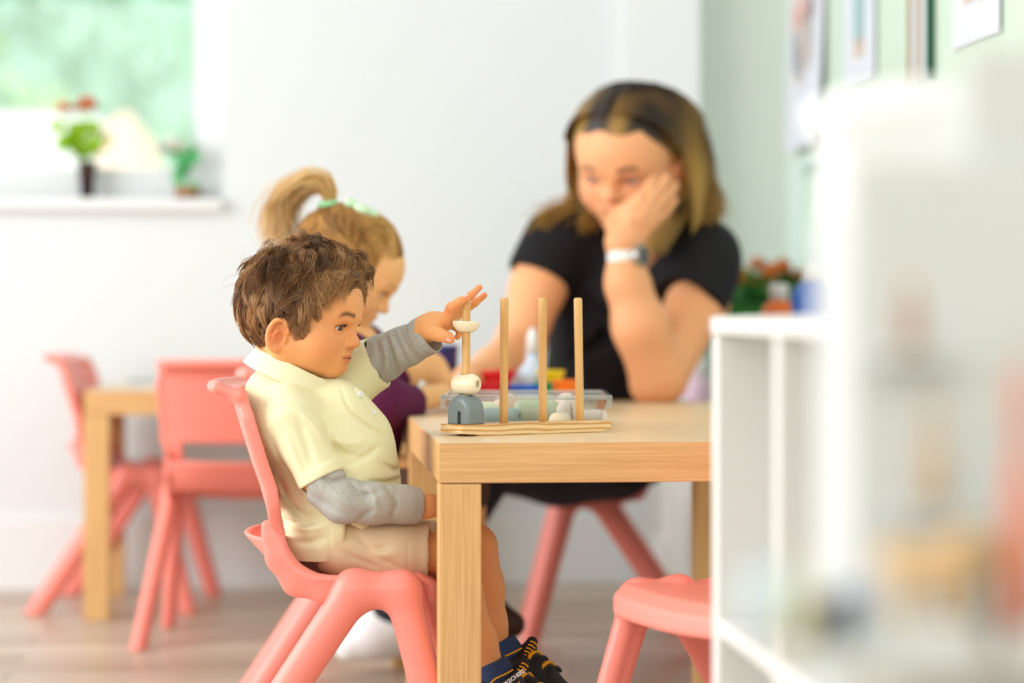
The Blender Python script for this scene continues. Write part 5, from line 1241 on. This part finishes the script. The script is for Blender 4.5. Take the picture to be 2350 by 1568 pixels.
M_rim = mat('clear_rim', lin((236,240,240)), .12, coat=.6, trans=.75, ior=1.3)
for n, lo, hi in (('rim',(-.130,-.128,.046),(.130,-.120,.0525)),('rim',(-.130,.120,.046),(.130,.128,.0525)),('rim',(-.130,-.128,.046),(-.122,.128,.0525)),('rim',(.122,-.128,.046),(.130,.128,.0525))): mbox(n, lo, hi, M_rim, tray, bev=.0012)
for x in (-.130,.122): mbox('corner_tab', (x,-.128,.034), (x+.008,-.120,.046), M_rim, tray, bev=.001)
mbox('divider_peg', (.090,-.119,.030), (.094,-.115,.046), M_rim, tray)
def pill(L, r_, hole=True):
    def f(v):
        v.cone((-L+r_*.6,0,0),(L-r_*.6,0,0),r_,k=0); v.fn(lambda X,Y,Z: np.abs(X)-L+0*Y+0*Z, .008, 'i')
        if hole: v.cone((-.06,0,0),(.06,0,0),r_*.42,k=.002,op='s')
    return f
def drop(v): v.ell((0,0,0),(.017,.013,.019),k=0); v.cone((0,0,.010),(0,0,.024),.010,.003,k=.008); v.box((.006,-.012,.0),(.0012,.02,.03),rnd=.001,op='s')
def disc(v): v.ell((0,0,0),(.024,.015,.024),k=0)
zt_ = TZ+.0025
bl = [('bead_block',pill(.031,.0145),M_celadon,1152,3.715,.0146,-.35,'blue grey barrel bead in the tray behind the second peg'),
 ('bead_block',pill(.036,.0200,False),M_sage,1232,3.735,.0203,.05,'large sage green bead in the tray behind the third peg'),
 ('petal_block',drop,M_blush,1298,3.725,.0192,.3,'blush petal block with a slit, standing in the tray'),
 ('bead_block',pill(.028,.0130,False),M_blush,1352,3.73,.0132,.1,'blush pink pill bead at the right end of the tray'),
 ('disc_block',disc,M_peach,1165,3.80,.0245,.2,'peach disc block behind the blue grey bead'),
 ('bead_block',pill(.032,.018,False),M_lime,1105,3.80,.0185,0,'pale green bead at the left of the tray'),
 ('bead_block',pill(.036,.0200,False),M_sage,1225,3.83,.0253,.1,'sage green bead at the back of the tray'),
 ('disc_block',disc,M_blush,1300,3.82,.0245,.4,'blush disc block at the back of the tray'),
 ('bead_block',pill(.024,.012,False),M_cream,1285,3.668,.0122,1.2,'small cream bead between the sage bead and the petal block')]
for n, f, m, px, D_, z_, rz, lb in bl:
    p = PW(px,0,D_); shape(n, f, m, (p.x,p.y,zt_+z_), rz-TH, lb, 'block', h=.0016, lo=(-.045,-.03,-.03), hi=(.045,.03,.03))
# bright cups at the far end
def cup(px, D_, pyt, wpx, col, label, name='plastic_cup', flare=1.25, cat='cup', n=10):
    p = PW(px,0,D_); S_ = FPX/D_; t = empty(name, (p.x,p.y,TZ), 0, label, cat); h = EYE-(pyt-725)/S_-TZ; r_ = wpx/S_/2; m = mat(name+'_'+str(col), lin(col), .35, sub=.0)
    lathe('cup_body', [(.001,0),(r_/flare,0),(r_/flare*1.04,h*.5),(r_,h*.9)], m, t, n, smooth=False); lathe('rim', [(r_,h*.88),(r_*1.05,h*.9),(r_*1.05,h),(r_*.93,h),(r_/flare*.9,.004),(.001,.004)], m, t, 24); return t
cup(1128,4.42,878,84,(226,24,40),'red plastic cup with fluted sides, left of the blue one','plastic_cup'); cup(1206,4.40,884,78,(14,92,206),'blue plastic cup between the red and the green cups')
cup(1248,4.55,878,50,(20,140,84),'small green plastic cup behind the blue cup'); cup(1300,4.42,872,66,(250,120,20),'orange plastic cup at the right end of the row'); 
cup(1264,4.60,850,62,(250,206,10),'yellow plastic cup standing behind the orange cup',flare=1.5); cup(1138,4.60,850,92,(240,20,36),'wide red plastic funnel cup behind the fluted red cup',flare=1.5)
cup(1022,4.74,792,58,(34,26,92),'dark navy plastic tumbler beside the girl\'s hands','tumbler',1.1,n=24)
p = PW(1222,0,4.66); t = empty('spray_bottle', (p.x,p.y,TZ), 0, 'white bottle behind the coloured cups', 'bottle')
lathe('bottle_body', [(.001,0),(.036,0),(.037,.04),(.030,.065),(.014,.085),(.012,.10),(.001,.10)], mat('pale_blue_plastic', lin((208,222,238)),.4), t); lathe('nozzle', [(.001,.098),(.013,.10),(.010,.135),(.004,.150),(.001,.150)], M_cap, t)
# white pedestal by the wall beneath the table's far end
p = PW(1545,0,5.9); t = empty('floor_stand', (p.x,p.y,0), 0, 'white floor stand with a slim post near the wall under the table', 'stand')
mbox('base', (-.045,-.04,0), (.045,.04,.16), M_cap, t, bev=.003); mbox('post', (-.025,-.02,.16), (.035,.02,.40), M_cap, t, bev=.003)
